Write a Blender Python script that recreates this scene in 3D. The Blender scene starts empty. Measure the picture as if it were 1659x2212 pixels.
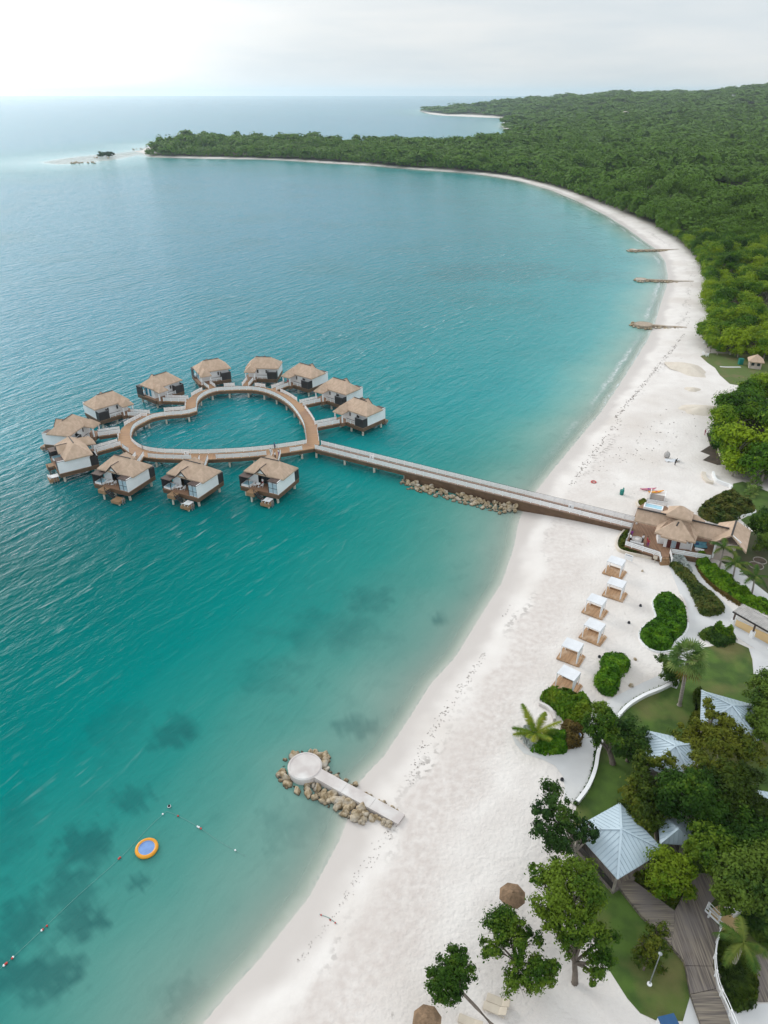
import bpy, math, random
import numpy as np
from mathutils import Vector, Matrix
random.seed(7); RNG = np.random.default_rng(7)
R = math.radians
S = bpy.context.scene
COL = S.collection

# ------------------------------------------------------------------ camera, sky, sun, exposure
CAM_H = 70.0; PITCH = 30.5; F = 1536.3            # focal length in pixels of a 1659 x 2212 frame
cd = bpy.data.cameras.new('camera'); cam = bpy.data.objects.new('camera', cd); COL.objects.link(cam)
cam.location = (0, 0, CAM_H); cam.rotation_euler = (R(90 - PITCH), R(0.0), 0)
cd.sensor_fit = 'VERTICAL'; cd.sensor_height = 36; cd.lens = F / 2212 * 36
cd.clip_start = 1; cd.clip_end = 120000
S.camera = cam
SUN_AZ = -44; SUN_EL = 24                          # azimuth from +Y (negative = left)
sdir = Vector((math.sin(R(SUN_AZ)) * math.cos(R(SUN_EL)), math.cos(R(SUN_AZ)) * math.cos(R(SUN_EL)), math.sin(R(SUN_EL))))
W = bpy.data.worlds.new('World'); S.world = W; W.use_nodes = True
wt = W.node_tree; wt.nodes.clear()
def wn(t, **k):
    n = wt.nodes.new(t)
    for a, b in k.items(): setattr(n, a, b)
    return n
def wl(a, b): wt.links.new(a, b)
def wmath(op, a, b=None, clamp=False):
    n = wn('ShaderNodeMath', operation=op, use_clamp=clamp)
    for i, v in enumerate((a, b)):
        if v is None: continue
        if isinstance(v, (int, float)): n.inputs[i].default_value = v
        else: wl(v, n.inputs[i])
    return n.outputs[0]
out = wn('ShaderNodeOutputWorld'); bg = wn('ShaderNodeBackground'); bg.inputs[1].default_value = 0.1
sky = wn('ShaderNodeTexSky', sky_type='NISHITA', sun_disc=False, sun_elevation=R(SUN_EL), sun_rotation=R(SUN_AZ), altitude=70)
try: sky.dust_density = 3.0
except Exception: pass
tc = wn('ShaderNodeTexCoord'); sep = wn('ShaderNodeSeparateXYZ'); wl(tc.outputs['Generated'], sep.inputs[0])
mp = wn('ShaderNodeMapping'); mp.inputs['Scale'].default_value = (1.3, 1.3, 9.0); wl(tc.outputs['Generated'], mp.inputs[0])
nz = wn('ShaderNodeTexNoise'); nz.inputs['Scale'].default_value = 2.2; nz.inputs['Detail'].default_value = 6; nz.inputs['Roughness'].default_value = .55
wl(mp.outputs[0], nz.inputs['Vector'])
cr = wn('ShaderNodeMapRange'); cr.inputs[1].default_value = .36; cr.inputs[2].default_value = .66; wl(nz.outputs[0], cr.inputs[0])
mixc = wn('ShaderNodeMix', data_type='RGBA'); mixc.inputs[6].default_value = (7.7, 8.4, 8.9, 1); mixc.inputs[7].default_value = (9.3, 9.5, 9.6, 1)
wl(cr.outputs[0], mixc.inputs[0])
dot = wn('ShaderNodeVectorMath', operation='DOT_PRODUCT'); wl(tc.outputs['Generated'], dot.inputs[0])
dot.inputs[1].default_value = Vector((math.sin(R(-36)) * math.cos(R(14)), math.cos(R(-36)) * math.cos(R(14)), math.sin(R(14))))
glow = wmath('POWER', wmath('MAXIMUM', dot.outputs['Value'], 0.0), 14.0)
elev = wn('ShaderNodeMapRange'); elev.inputs[1].default_value = 0.16; elev.inputs[2].default_value = .95; elev.inputs[3].default_value = 1.0; elev.inputs[4].default_value = 1.40
wl(sep.outputs[2], elev.inputs[0])
back = wn('ShaderNodeMapRange'); back.inputs[1].default_value = -1.0; back.inputs[2].default_value = .8; back.inputs[3].default_value = 1.22; back.inputs[4].default_value = 1.0
wl(dot.outputs['Value'], back.inputs[0])
fac = wmath('MULTIPLY', wmath('MULTIPLY', elev.outputs[0], back.outputs[0]), wmath('ADD', 1.0, wmath('MULTIPLY', glow, 1.05)))
sc = wn('ShaderNodeVectorMath', operation='SCALE'); wl(mixc.outputs[2], sc.inputs[0]); wl(fac, sc.inputs[3])
mixs = wn('ShaderNodeMix', data_type='RGBA'); mixs.inputs[0].default_value = .90
wl(sky.outputs[0], mixs.inputs[6]); wl(sc.outputs[0], mixs.inputs[7])
wl(mixs.outputs[2], bg.inputs[0]); wl(bg.outputs[0], out.inputs[0])
sd = bpy.data.lights.new('sun', 'SUN'); sd.energy = 1.5; sd.angle = R(22); sd.color = (1, .965, .91)
so = bpy.data.objects.new('sun', sd); COL.objects.link(so); so.rotation_euler = (-sdir).to_track_quat('-Z', 'Y').to_euler()
S.view_settings.view_transform = 'Standard'; S.view_settings.look = 'None'; S.view_settings.gamma = 1
S.view_settings.exposure = -0.06
S.render.engine = 'CYCLES'; S.cycles.volume_bounces = 4

# ------------------------------------------------------------------ pixel -> world on a level
cp, sp_ = math.cos(R(PITCH)), math.sin(R(PITCH))
def ray(x, y):
    u = (x - 829.5) / F; v = (1106 - y) / F
    return Vector((u, cp + v * sp_, -sp_ + v * cp))
def U(x, y, z=0.0):
    d = ray(x, y); t = (z - CAM_H) / d.z
    return Vector((0, 0, CAM_H)) + d * t
CR = dict(a=(86.4, 743.1, .25), b=(483.9, 743.1, .25), g=(1278.8, 1019.6, .2292), A=(1071.5, 1417.1, .3542), B=(1071.5, 1780, .3542),
          C=(864, 1883.7, .2292), h=(1417.1, 1278.8, .14583), k=(1278.8, 1468.9, .2292), v=(86.4, 864.1, .15625), w=(285.1, 760.4, .1406),
          z=(1183.8, 1192.4, .14846), j=(553, 1572.6, .2188), q=(1348, 1054.2, .1771), r=(1278.8, 483.9, .2657), s=(0, 1685, .375),
          c=(812.2, 933.2, .3438), d=(0, 0, 1))
def px(k, x, y): a, b, s = CR[k]; return a + s * x, b + s * y
def P(k, x, y, z): return U(*px(k, x, y), z)

# ------------------------------------------------------------------ coast
shore_px = [(300, 2500), (380, 2330), (440, 2212), (500, 2140), (560, 2075), (620, 2000), (668, 1940), (700, 1880), (735, 1815), (752, 1770), (765, 1735), (770, 1700), (800, 1665), (830, 1635), (880, 1560),
            (930, 1480), (985, 1420), (1040, 1330), (1085, 1260), (1112, 1180), (1120, 1130), (1140, 1085), (1165, 1055), (1200, 1010), (1250, 950), (1300, 890),
            (1340, 830), (1372, 780), (1400, 735), (1414, 705), (1428, 660), (1440, 620), (1444, 595), (1438, 565), (1420, 540), (1385, 515), (1355, 493), (1310, 465),
            (1250, 435), (1190, 410), (1120, 390), (1060, 380), (1010, 373.5), (900, 366), (800, 357.5), (700, 352), (640, 347.5), (560, 344), (460, 343), (380, 341),
            (325, 339), (306, 330), (285, 325.5)]
shore = [U(x, y).to_2d() for x, y in shore_px]
back_px = [(300, 320), (330, 307), (360, 300), (420, 292), (500, 291), (600, 294), (700, 296), (800, 295), (900, 300), (960, 305), (1010, 300), (1060, 296)]
shore += [U(x, y, 9.5 if i > 1 else 4).to_2d() for i, (x, y) in enumerate(back_px)]
shore += [U(x, y).to_2d() for x, y in [(1120, 293), (1126, 289), (1095, 282), (1084, 273), (1088, 265), (1112, 259), (1095, 256), (1040, 253.5), (960, 250), (932, 247), (916, 243), (904, 237)]]
shore += [Vector(p) for p in [(200, 3560), (420, 3900), (1200, 4600), (3000, 6500), (9000, 9000), (20000, 9000), (20000, -20000), (-60, -300)]]
SH = np.array([tuple(p) for p in shore])
def seg_dist(X, Y, poly, closed=True):
    d = np.full(X.shape, 1e18); n = len(poly)
    for i in range(n if closed else n - 1):
        ax, ay = poly[i]; bx, by = poly[(i + 1) % n]; ex, ey = bx - ax, by - ay
        t = np.clip(((X - ax) * ex + (Y - ay) * ey) / (ex * ex + ey * ey + 1e-9), 0, 1)
        d = np.minimum(d, (X - ax - t * ex) ** 2 + (Y - ay - t * ey) ** 2)
    return np.sqrt(d)
def inside(X, Y, poly):
    r = np.zeros(X.shape, bool); n = len(poly)
    for i in range(n):
        ax, ay = poly[i]; bx, by = poly[(i + 1) % n]
        c = ((ay > Y) != (by > Y))
        with np.errstate(divide='ignore', invalid='ignore'):
            r ^= c & (X < (bx - ax) * (Y - ay) / (by - ay + 1e-12) + ax)
    return r
def sdist(X, Y):                                     # positive on land
    X = np.asarray(X, float); Y = np.asarray(Y, float)
    d = seg_dist(X, Y, SH); return np.where(inside(X, Y, SH), d, -d)
def vnoise(x, y, s, seed):
    r = np.random.default_rng(seed); T = r.random((256, 256)); u = x / s; v = y / s; iu = np.floor(u).astype(int); iv = np.floor(v).astype(int); fu = u - iu; fv = v - iv
    fu = fu * fu * (3 - 2 * fu); fv = fv * fv * (3 - 2 * fv)
    q = lambda a, b: T[(iu + a) % 256, (iv + b) % 256]
    return (q(0, 0) * (1 - fu) + q(1, 0) * fu) * (1 - fv) + (q(0, 1) * (1 - fu) + q(1, 1) * fu) * fv
RX = [-1e5, 150, 190, 338, 696, 934, 1291, 1647, 1930, 4000, 1e5]; RH = [0, 0, 2, 16, 30, 42, 52, 92, 112, 150, 150]
def ground_z(X, Y, d=None):
    X = np.asarray(X, float); Y = np.asarray(Y, float)
    if d is None: d = sdist(X, Y)
    t = np.clip(d / 22, 0, 1); z = np.where(d > 0, 1.2 * t * (2 - t), np.maximum(-3.5, .06 * d))
    k = np.clip((Y - 1300) / 2200, 0, 1); k = k * k * (3 - 2 * k)
    xr = X * 3500 / np.maximum(Y, 800)
    return z + (np.interp(xr, RX, RH) + ((vnoise(X + 9000, Y + 9000, 520, 51) - .5) * 34 + (vnoise(X + 9000, Y + 9000, 190, 52) - .5) * 16) * np.clip((xr - 100) / 900, .15, 1)) * k * np.clip(d / 300, 0, 1)
def GZ(x, y): return float(ground_z(np.array([x]), np.array([y]))[0])
def G(x, y, k='d'):
    x, y = px(k, x, y); z = 1.2
    for i in range(3):
        p = U(x, y, z); z = GZ(p.x, p.y)
    return U(x, y, z)

# ------------------------------------------------------------------ materials
def nodes(m): return m.node_tree.nodes, m.node_tree.links
def M(name, c1, c2=None, scale=1.0, rough=.7, bump=0.0, bscale=None, stretch=(1, 1, 1), rot=0.0, detail=5, metal=0.0, attr=None, lo=.38, hi=.62, coord='Object', spec=.5, c3=None, s3=.1, wetline=None):
    m = bpy.data.materials.new(name); m.use_nodes = True; N, L = nodes(m); N.clear()
    o = N.new('ShaderNodeOutputMaterial'); b = N.new('ShaderNodeBsdfPrincipled'); L.new(b.outputs[0], o.inputs[0])
    b.inputs['Roughness'].default_value = rough; b.inputs['Metallic'].default_value = metal; b.inputs['Specular IOR Level'].default_value = spec
    t = N.new('ShaderNodeTexCoord'); mpn = N.new('ShaderNodeMapping'); mpn.inputs['Scale'].default_value = stretch; mpn.inputs['Rotation'].default_value = (0, 0, rot)
    if attr:
        a = N.new('ShaderNodeAttribute'); a.attribute_name = attr; cx = N.new('ShaderNodeCombineXYZ'); L.new(a.outputs['Fac'], cx.inputs[0]); L.new(cx.outputs[0], mpn.inputs[0])
    elif coord == 'World':
        g = N.new('ShaderNodeNewGeometry'); L.new(g.outputs['Position'], mpn.inputs[0])
    else: L.new(t.outputs['Object'], mpn.inputs[0])
    c2 = c2 or tuple(x * .82 for x in c1)
    n = N.new('ShaderNodeTexNoise'); n.inputs['Scale'].default_value = scale; n.inputs['Detail'].default_value = detail; L.new(mpn.outputs[0], n.inputs['Vector'])
    mr = N.new('ShaderNodeMapRange'); mr.inputs[1].default_value = lo; mr.inputs[2].default_value = hi; L.new(n.outputs[0], mr.inputs[0])
    x = N.new('ShaderNodeMix'); x.data_type = 'RGBA'; x.inputs[6].default_value = (*c1, 1); x.inputs[7].default_value = (*c2, 1); L.new(mr.outputs[0], x.inputs[0])
    res = x.outputs[2]
    if c3:
        n3 = N.new('ShaderNodeTexNoise'); n3.inputs['Scale'].default_value = s3; n3.inputs['Detail'].default_value = 4
        g = N.new('ShaderNodeNewGeometry'); L.new(g.outputs['Position'], n3.inputs['Vector'])
        m3 = N.new('ShaderNodeMapRange'); m3.inputs[1].default_value = .5; m3.inputs[2].default_value = .7; L.new(n3.outputs[0], m3.inputs[0])
        y = N.new('ShaderNodeMix'); y.data_type = 'RGBA'; y.inputs[7].default_value = (*c3, 1); L.new(res, y.inputs[6]); L.new(m3.outputs[0], y.inputs[0]); res = y.outputs[2]
    L.new(res, b.inputs['Base Color'])
    if wetline is not None:
        gz_ = N.new('ShaderNodeNewGeometry'); sz = N.new('ShaderNodeSeparateXYZ'); L.new(gz_.outputs['Position'], sz.inputs[0]); mw = N.new('ShaderNodeMapRange'); mw.inputs[1].default_value = wetline + .3; mw.inputs[2].default_value = wetline; L.new(sz.outputs[2], mw.inputs[0])
        yw = N.new('ShaderNodeMix'); yw.data_type = 'RGBA'; yw.inputs[7].default_value = (.045, .036, .024, 1); L.new(res, yw.inputs[6]); L.new(mw.outputs[0], yw.inputs[0]); L.new(yw.outputs[2], b.inputs['Base Color'])
    if bump:
        n2 = N.new('ShaderNodeTexNoise'); n2.inputs['Scale'].default_value = bscale or scale * 2; n2.inputs['Detail'].default_value = 4; L.new(mpn.outputs[0], n2.inputs['Vector'])
        bp = N.new('ShaderNodeBump'); bp.inputs['Strength'].default_value = min(1, bump); bp.inputs['Distance'].default_value = bump * .25; L.new(n2.outputs[0], bp.inputs['Height']); L.new(bp.outputs[0], b.inputs['Normal'])
    return m
def LEAF(name, c1, c2, c3, scale=.35, trans=.25, fine=2.2, tw=.3, hi=1.0):
    m = bpy.data.materials.new(name); m.use_nodes = True; N, L = nodes(m); N.clear()
    o = N.new('ShaderNodeOutputMaterial'); b = N.new('ShaderNodeBsdfPrincipled'); b.inputs['Roughness'].default_value = .6; b.inputs['Specular IOR Level'].default_value = .10
    g = N.new('ShaderNodeNewGeometry')
    n = N.new('ShaderNodeTexNoise'); n.inputs['Scale'].default_value = scale; n.inputs['Detail'].default_value = 3; L.new(g.outputs['Position'], n.inputs['Vector'])
    n2 = N.new('ShaderNodeTexNoise'); n2.inputs['Scale'].default_value = fine; n2.inputs['Detail'].default_value = 2; L.new(g.outputs['Position'], n2.inputs['Vector'])
    oi = N.new('ShaderNodeObjectInfo'); at = N.new('ShaderNodeAttribute'); at.attribute_name = 'tint'
    def ma(op, a, bb):
        q = N.new('ShaderNodeMath'); q.operation = op
        for i, v in enumerate((a, bb)):
            if isinstance(v, (int, float)): q.inputs[i].default_value = v
            else: L.new(v, q.inputs[i])
        return q.outputs[0]
    s = ma('ADD', ma('MULTIPLY', n.outputs[0], .9), ma('ADD', ma('MULTIPLY', n2.outputs[0], .5), ma('MULTIPLY', ma('ADD', oi.outputs['Random'], at.outputs['Fac']), tw)))
    s = ma('DIVIDE', s, hi); r = N.new('ShaderNodeValToRGB'); r.color_ramp.elements[0].position = .58; r.color_ramp.elements[0].color = (*c1, 1); r.color_ramp.elements[1].position = 1.0; r.color_ramp.elements[1].color = (*c3, 1)
    e = r.color_ramp.elements.new(.8); e.color = (*c2, 1); L.new(s, r.inputs[0]); L.new(r.outputs[0], b.inputs['Base Color'])
    t = N.new('ShaderNodeBsdfTranslucent'); L.new(r.outputs[0], t.inputs['Color']); mx = N.new('ShaderNodeMixShader'); mx.inputs[0].default_value = trans
    L.new(b.outputs[0], mx.inputs[1]); L.new(t.outputs[0], mx.inputs[2]); L.new(mx.outputs[0], o.inputs[0]); return m
thatch = M('thatch', (.55, .405, .30), (.46, .335, .245), 1.6, .95, .5, 5, (1, 1, .35), c3=(.43, .315, .225), s3=.5)
ridge_m = M('ridge', (.035, .028, .026), None, 2, .6)
white = M('white_paint', (.86, .865, .87), (.81, .815, .82), .7, .55)
wall_m = M('white_render', (.86, .865, .87), (.80, .805, .81), .5, .7)
dark = M('dark_wood', (.022, .019, .022), (.04, .033, .034), 2, .6, stretch=(6, 6, .4))
brown_roof = M('brown_boards', (.10, .065, .055), (.07, .045, .038), 3, .7)
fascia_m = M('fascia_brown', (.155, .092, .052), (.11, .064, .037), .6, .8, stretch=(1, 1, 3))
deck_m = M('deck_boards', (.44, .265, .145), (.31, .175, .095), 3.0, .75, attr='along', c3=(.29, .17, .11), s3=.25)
bridge_m = M('bridge_boards', (.37, .255, .195), (.27, .18, .135), 3.0, .75, attr='along', c3=(.33, .235, .185), s3=.25)
terrace_m = M('terrace_boards', (.30, .175, .105), (.21, .115, .068), 2.2, .75, stretch=(4, .15, 1))
lower_m = M('lower_boards', (.36, .22, .115), (.27, .16, .085), 2.2, .75, stretch=(4, .15, 1))
pile_m = M('concrete_pile', (.66, .62, .54), (.48, .44, .36), 1.2, .85)
glass_m = M('dark_glass', (.03, .045, .055), None, 1, .12)
glassb_m = M('pale_glass', (.45, .56, .62), (.38, .49, .56), 1, .15)
teal_m = M('teal_shutter', (.02, .27, .40), (.02, .22, .33), 2, .4)
pool_m = M('pool_lining', (.38, .62, .72), (.30, .54, .66), 1, .1)
interior_m = M('interior', (.11, .075, .055), None, 1, .8)
rock_m = M('limestone', (.46, .37, .25), (.22, .155, .08), 1.3, .9, .5, 4, c3=(.50, .45, .38), s3=.8, wetline=.02)
groyne_m = M('groyne_stone', (.43, .345, .26), (.30, .235, .175), 1.2, .9, .5, 4, c3=(.55, .50, .45), s3=.25)
conc_m = M('concrete', (.62, .58, .555), (.52, .47, .45), .5, .85, .1, 8, c3=(.68, .66, .64), s3=.4)
path_m = M('path_concrete', (.60, .60, .60), (.54, .54, .54), .35, .9, .05, 6, c3=(.63, .62, .60), s3=.2)
wood_grey = M('grey_boards', (.26, .22, .175), (.10, .082, .076), 1.6, .8, coord='World', stretch=(5, .18, 1), rot=R(-14), c3=(.19, .165, .155), s3=.3)
wood_grey2 = M('grey_boards_cross', (.26, .22, .17), (.105, .088, .08), 1.6, .8, coord='World', stretch=(.18, 5, 1), rot=R(20), c3=(.19, .165, .155), s3=.3)
cab_wood = M('cabana_boards', (.47, .285, .155), (.31, .18, .095), 2.4, .75, stretch=(5, .3, 1), c3=(.52, .37, .25), s3=.9)
lawn_m = M('lawn', (.075, .14, .018), (.042, .085, .011), .5, .95, .5, 9, c3=(.145, .135, .045), s3=.16, coord='World')
soil_m = M('garden_soil', (.09, .065, .045), (.05, .04, .028), .5, .95)
blue_roof = M('metal_roof', (.50, .60, .665), (.45, .55, .615), .5, .38, spec=.5)
seam_m = M('metal_seam', (.42, .52, .59), None, .5, .4)
bark = M('bark', (.20, .165, .135), (.12, .095, .078), 3, .9, .4, 10, (1, 1, .3))
bark_pale = M('bark_pale', (.33, .30, .265), (.22, .195, .165), 3, .9, .3, 10, (1, 1, .3))
palm_bark = M('palm_bark', (.36, .32, .29), (.25, .22, .195), 5, .9, .3, 10, (.3, .3, 2))
leaf_forest = LEAF('leaf_forest', (.011, .044, .003), (.062, .155, .006), (.23, .33, .012), .06, .25, .5)
leaf_far = LEAF('leaf_far', (.001, .010, .003), (.013, .050, .007), (.085, .17, .014), .03, .18, .2, .6, 1.18)
leaf_mid = LEAF('leaf_mid', (.011, .038, .005), (.040, .098, .008), (.125, .195, .016), .3, .25)
leaf_dark = LEAF('leaf_dark', (.014, .042, .010), (.038, .088, .014), (.10, .16, .02), .3, .2)
leaf_olive = LEAF('leaf_olive', (.016, .034, .005), (.05, .085, .008), (.135, .155, .016), .3, .25)
leaf_lime = LEAF('leaf_lime', (.026, .08, .005), (.07, .16, .008), (.16, .23, .014), .3, .28)
leaf_hedge = LEAF('leaf_hedge', (.018, .068, .004), (.06, .165, .006), (.14, .27, .012), .6, .22)
leaf_hedge2 = LEAF('leaf_hedge_olive', (.022, .045, .010), (.05, .085, .016), (.12, .125, .025), .6, .2)
leaf_silver = LEAF('leaf_silver', (.16, .20, .18), (.27, .31, .29), (.40, .43, .41), 1.0, .1)
leaf_red = LEAF('leaf_red', (.07, .05, .015), (.12, .085, .02), (.14, .10, .03), 1.0, .1)
leaf_palm = LEAF('leaf_palm', (.022, .062, .012), (.055, .115, .018), (.13, .165, .03), .5, .2)
leaf_fan = LEAF('leaf_fan', (.045, .10, .02), (.11, .19, .045), (.22, .29, .08), .5, .15)
leaf_coco = LEAF('leaf_coco', (.05, .11, .010), (.12, .19, .015), (.24, .26, .03), .5, .25)
dry_frond = LEAF('dry_frond', (.10, .08, .02), (.20, .15, .03), (.28, .2, .05), .8, .15)
fabric_w = M('white_fabric', (.72, .735, .76), (.66, .675, .70), .8, .8)
cream = M('cream_sling', (.62, .55, .45), (.55, .48, .39), 1, .8)
yellow = M('yellow_vinyl', (.78, .33, .01), (.72, .29, .01), 1, .35)
tramp_b = M('blue_mesh', (.17, .31, .62), (.14, .26, .54), 1.5, .5)
red_m = M('red_plastic', (.55, .05, .04), None, 1, .4)
green_m = M('green_plastic', (.0, .19, .16), None, 1, .4)
navy_m = M('navy_plastic', (.01, .09, .24), None, 1, .4)
rope_m = M('rope', (.22, .40, .37), None, 1, .8)
umb_m = M('umbrella_thatch', (.27, .175, .105), (.17, .11, .065), 3, .95, .5, 9)
weed_m = M('dried_weed', (.13, .105, .085), (.20, .165, .14), 3, .95)
tan_m = M('tan_floor', (.58, .42, .21), (.52, .37, .19), .6, .9)
tin_m = M('grey_battens', (.42, .40, .385), (.33, .315, .30), 1.2, .8)
metal_m = M('grey_metal', (.33, .35, .37), None, 1, .4, metal=.3)
sofa_m = M('blue_cushion', (.20, .46, .56), (.15, .38, .48), 2, .8)
skin_m = M('skin', (.22, .12, .075), None, 4, .6)
hair_m = M('hair', (.012, .01, .009), None, 4, .6)
blackish = M('black_cloth', (.018, .018, .024), None, 3, .8)
whitecl = M('white_cloth', (.78, .78, .78), None, 3, .8)
redcl = M('red_cloth', (.42, .03, .05), None, 3, .8)
purplecl = M('purple_cloth', (.22, .03, .22), None, 3, .8)
pinkcl = M('pink_cloth', (.55, .17, .24), None, 3, .8)
bluecl = M('blue_cloth', (.04, .10, .25), None, 3, .8)
sandpile = M('piled_sand', (.64, .575, .49), (.58, .51, .43), .5, .95, .3, 3)
hut_m = M('hut_wall', (.55, .47, .42), None, 1, .8)
redwood = M('red_door', (.11, .022, .02), None, 2, .5)

# ------------------------------------------------------------------ mesh helpers
class MB:
    def __init__(s): s.v = []; s.f = []; s.t = []
    def add(s, vs, fs, t=None):
        n = len(s.v); s.v += [tuple(p) for p in vs]; s.f += [tuple(i + n for i in f) for f in fs]
        s.t += list(t) if t is not None else [0.0] * len(vs); return s
    def box(s, c, sz, rz=0.0, rx=0.0, ry=0.0):
        m = Matrix.Rotation(rz, 3, 'Z') @ Matrix.Rotation(ry, 3, 'Y') @ Matrix.Rotation(rx, 3, 'X')
        vs = [Vector(c) + m @ Vector((a * sz[0] / 2, b * sz[1] / 2, d * sz[2] / 2)) for a in (-1, 1) for b in (-1, 1) for d in (-1, 1)]
        return s.add(vs, [(0, 1, 3, 2), (4, 6, 7, 5), (0, 4, 5, 1), (2, 3, 7, 6), (0, 2, 6, 4), (1, 5, 7, 3)])
    def bx(s, x0, x1, y0, y1, z0, z1): return s.box(((x0 + x1) / 2, (y0 + y1) / 2, (z0 + z1) / 2), (abs(x1 - x0), abs(y1 - y0), abs(z1 - z0)))
    def bar(s, a, b, w, h):
        a = Vector(a); b = Vector(b); d = (b - a)
        if d.length < 1e-6: return s
        d.normalize(); q = d.cross(Vector((0, 0, 1)))
        if q.length < 1e-4: q = Vector((1, 0, 0))
        q.normalize(); r = q.cross(d)
        vs = [p + q * (i * w / 2) + r * (j * h / 2) for p in (a, b) for i, j in ((-1, -1), (1, -1), (1, 1), (-1, 1))]
        return s.add(vs, [(3, 2, 1, 0), (4, 5, 6, 7), (0, 1, 5, 4), (1, 2, 6, 5), (2, 3, 7, 6), (3, 0, 4, 7)])
    def tube(s, pts, rad, n=8, cap=True):
        pts = [Vector(p) for p in pts]
        if not hasattr(rad, '__len__'): rad = [rad] * len(pts)
        rings = []
        for i, p in enumerate(pts):
            d = (pts[min(i + 1, len(pts) - 1)] - pts[max(i - 1, 0)]).normalized()
            q = d.orthogonal() if abs(d.z) < .95 else Vector((1, 0, 0)); q = (q - d * q.dot(d)).normalized(); r = d.cross(q)
            rings += [p + (q * math.cos(2 * math.pi * k / n) + r * math.sin(2 * math.pi * k / n)) * rad[i] for k in range(n)]
        fs = [(i * n + k, i * n + (k + 1) % n, (i + 1) * n + (k + 1) % n, (i + 1) * n + k) for i in range(len(pts) - 1) for k in range(n)]
        if cap: fs += [tuple(range(n - 1, -1, -1)), tuple((len(pts) - 1) * n + k for k in range(n))]
        return s.add(rings, fs)
    def lathe(s, c, prof, n=24):
        c = Vector(c); vs = [c + Vector((r * math.cos(2 * math.pi * k / n), r * math.sin(2 * math.pi * k / n), z)) for r, z in prof for k in range(n)]
        fs = [(i * n + k, i * n + (k + 1) % n, (i + 1) * n + (k + 1) % n, (i + 1) * n + k) for i in range(len(prof) - 1) for k in range(n)]
        fs += [tuple(range(n - 1, -1, -1)), tuple((len(prof) - 1) * n + k for k in range(n))]
        return s.add(vs, fs)
    def torus(s, c, Rr, r, n=36, k=10, sz=1.0):
        c = Vector(c); vs = []
        for i in range(n):
            a = 2 * math.pi * i / n
            for j in range(k):
                b = 2 * math.pi * j / k; q = Rr + r * math.cos(b); vs.append(c + Vector((q * math.cos(a), q * math.sin(a), r * math.sin(b) * sz)))
        return s.add(vs, [(i * k + j, ((i + 1) % n) * k + j, ((i + 1) % n) * k + (j + 1) % k, i * k + (j + 1) % k) for i in range(n) for j in range(k)])
    def prism(s, poly, z0, z1):
        poly = [(p[0], p[1]) for p in poly]
        ar = sum(poly[i][0] * poly[(i + 1) % len(poly)][1] - poly[(i + 1) % len(poly)][0] * poly[i][1] for i in range(len(poly)))
        if ar < 0: poly = poly[::-1]
        n = len(poly); vs = [(x, y, z0) for x, y in poly] + [(x, y, z1) for x, y in poly]
        return s.add(vs, [tuple(range(n - 1, -1, -1)), tuple(range(n, 2 * n))] + [(i, (i + 1) % n, n + (i + 1) % n, n + i) for i in range(n)])
    def shell(s, vs, fs, t=.28):
        n = len(vs); vs = [Vector(v) for v in vs]; ed = {}
        for f in fs:
            for i in range(len(f)): ed[(f[i], f[(i + 1) % len(f)])] = 1
        top = [tuple(f) for f in fs]; bot = [tuple(i + n for i in reversed(f)) for f in fs]
        side = [(b, a, a + n, b + n) for (a, b) in ed if (b, a) not in ed]
        return s.add(vs + [v - Vector((0, 0, t)) for v in vs], top + bot + side)
    def strip(s, pts, w, th):                         # ribbon with thickness along pts
        L_, Rr, al = offs(pts, w / 2), offs(pts, -w / 2), arcl(pts); n = len(pts)
        dz = Vector((0, 0, -th)); vs = L_ + Rr + [p + dz for p in L_] + [p + dz for p in Rr]
        fs = []
        for i in range(n - 1):
            a, b, c_, d = i, i + 1, n + i + 1, n + i
            fs += [(d, c_, b, a), (2 * n + a, 2 * n + b, 2 * n + c_, 2 * n + d), (a, b, 2 * n + b, 2 * n + a), (c_, d, 2 * n + d, 2 * n + c_)]
        fs += [(n, 0, 2 * n, 3 * n), (n - 1, 2 * n - 1, 4 * n - 1, 3 * n - 1)]
        return s.add(vs, fs, al * 4)
    def mirror(s):
        s.v = [(-x, y, z) for x, y, z in s.v]; s.f = [tuple(reversed(f)) for f in s.f]; return s
    def build(s, name, mat, parent=None, world=False, smooth=False):
        vs = s.v
        if world and parent is not None:
            m = root_mat(parent).inverted(); vs = [tuple(m @ Vector(p)) for p in vs]
        me = bpy.data.meshes.new(name); me.from_pydata(vs, [], s.f); me.update()
        if any(s.t):
            a = me.attributes.new('along', 'FLOAT', 'POINT'); a.data.foreach_set('value', np.array(s.t, np.float32))
        return link(name, me, mat, parent, smooth)
def root_mat(o):
    m = Matrix.Identity(4)
    while o is not None: m = Matrix.LocRotScale(o.location, o.rotation_euler, o.scale) @ m; o = o.parent
    return m
def link(name, me, mat, parent=None, smooth=False):
    if not isinstance(mat, (list, tuple)): mat = [mat]
    for q in mat: me.materials.append(q)
    if smooth: me.polygons.foreach_set('use_smooth', np.ones(len(me.polygons), bool))
    o = bpy.data.objects.new(name, me); COL.objects.link(o); o.parent = parent; return o
def arcl(pts):
    a = [0.01]
    for i in range(1, len(pts)): a.append(a[-1] + (pts[i] - pts[i - 1]).length)
    return a
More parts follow.
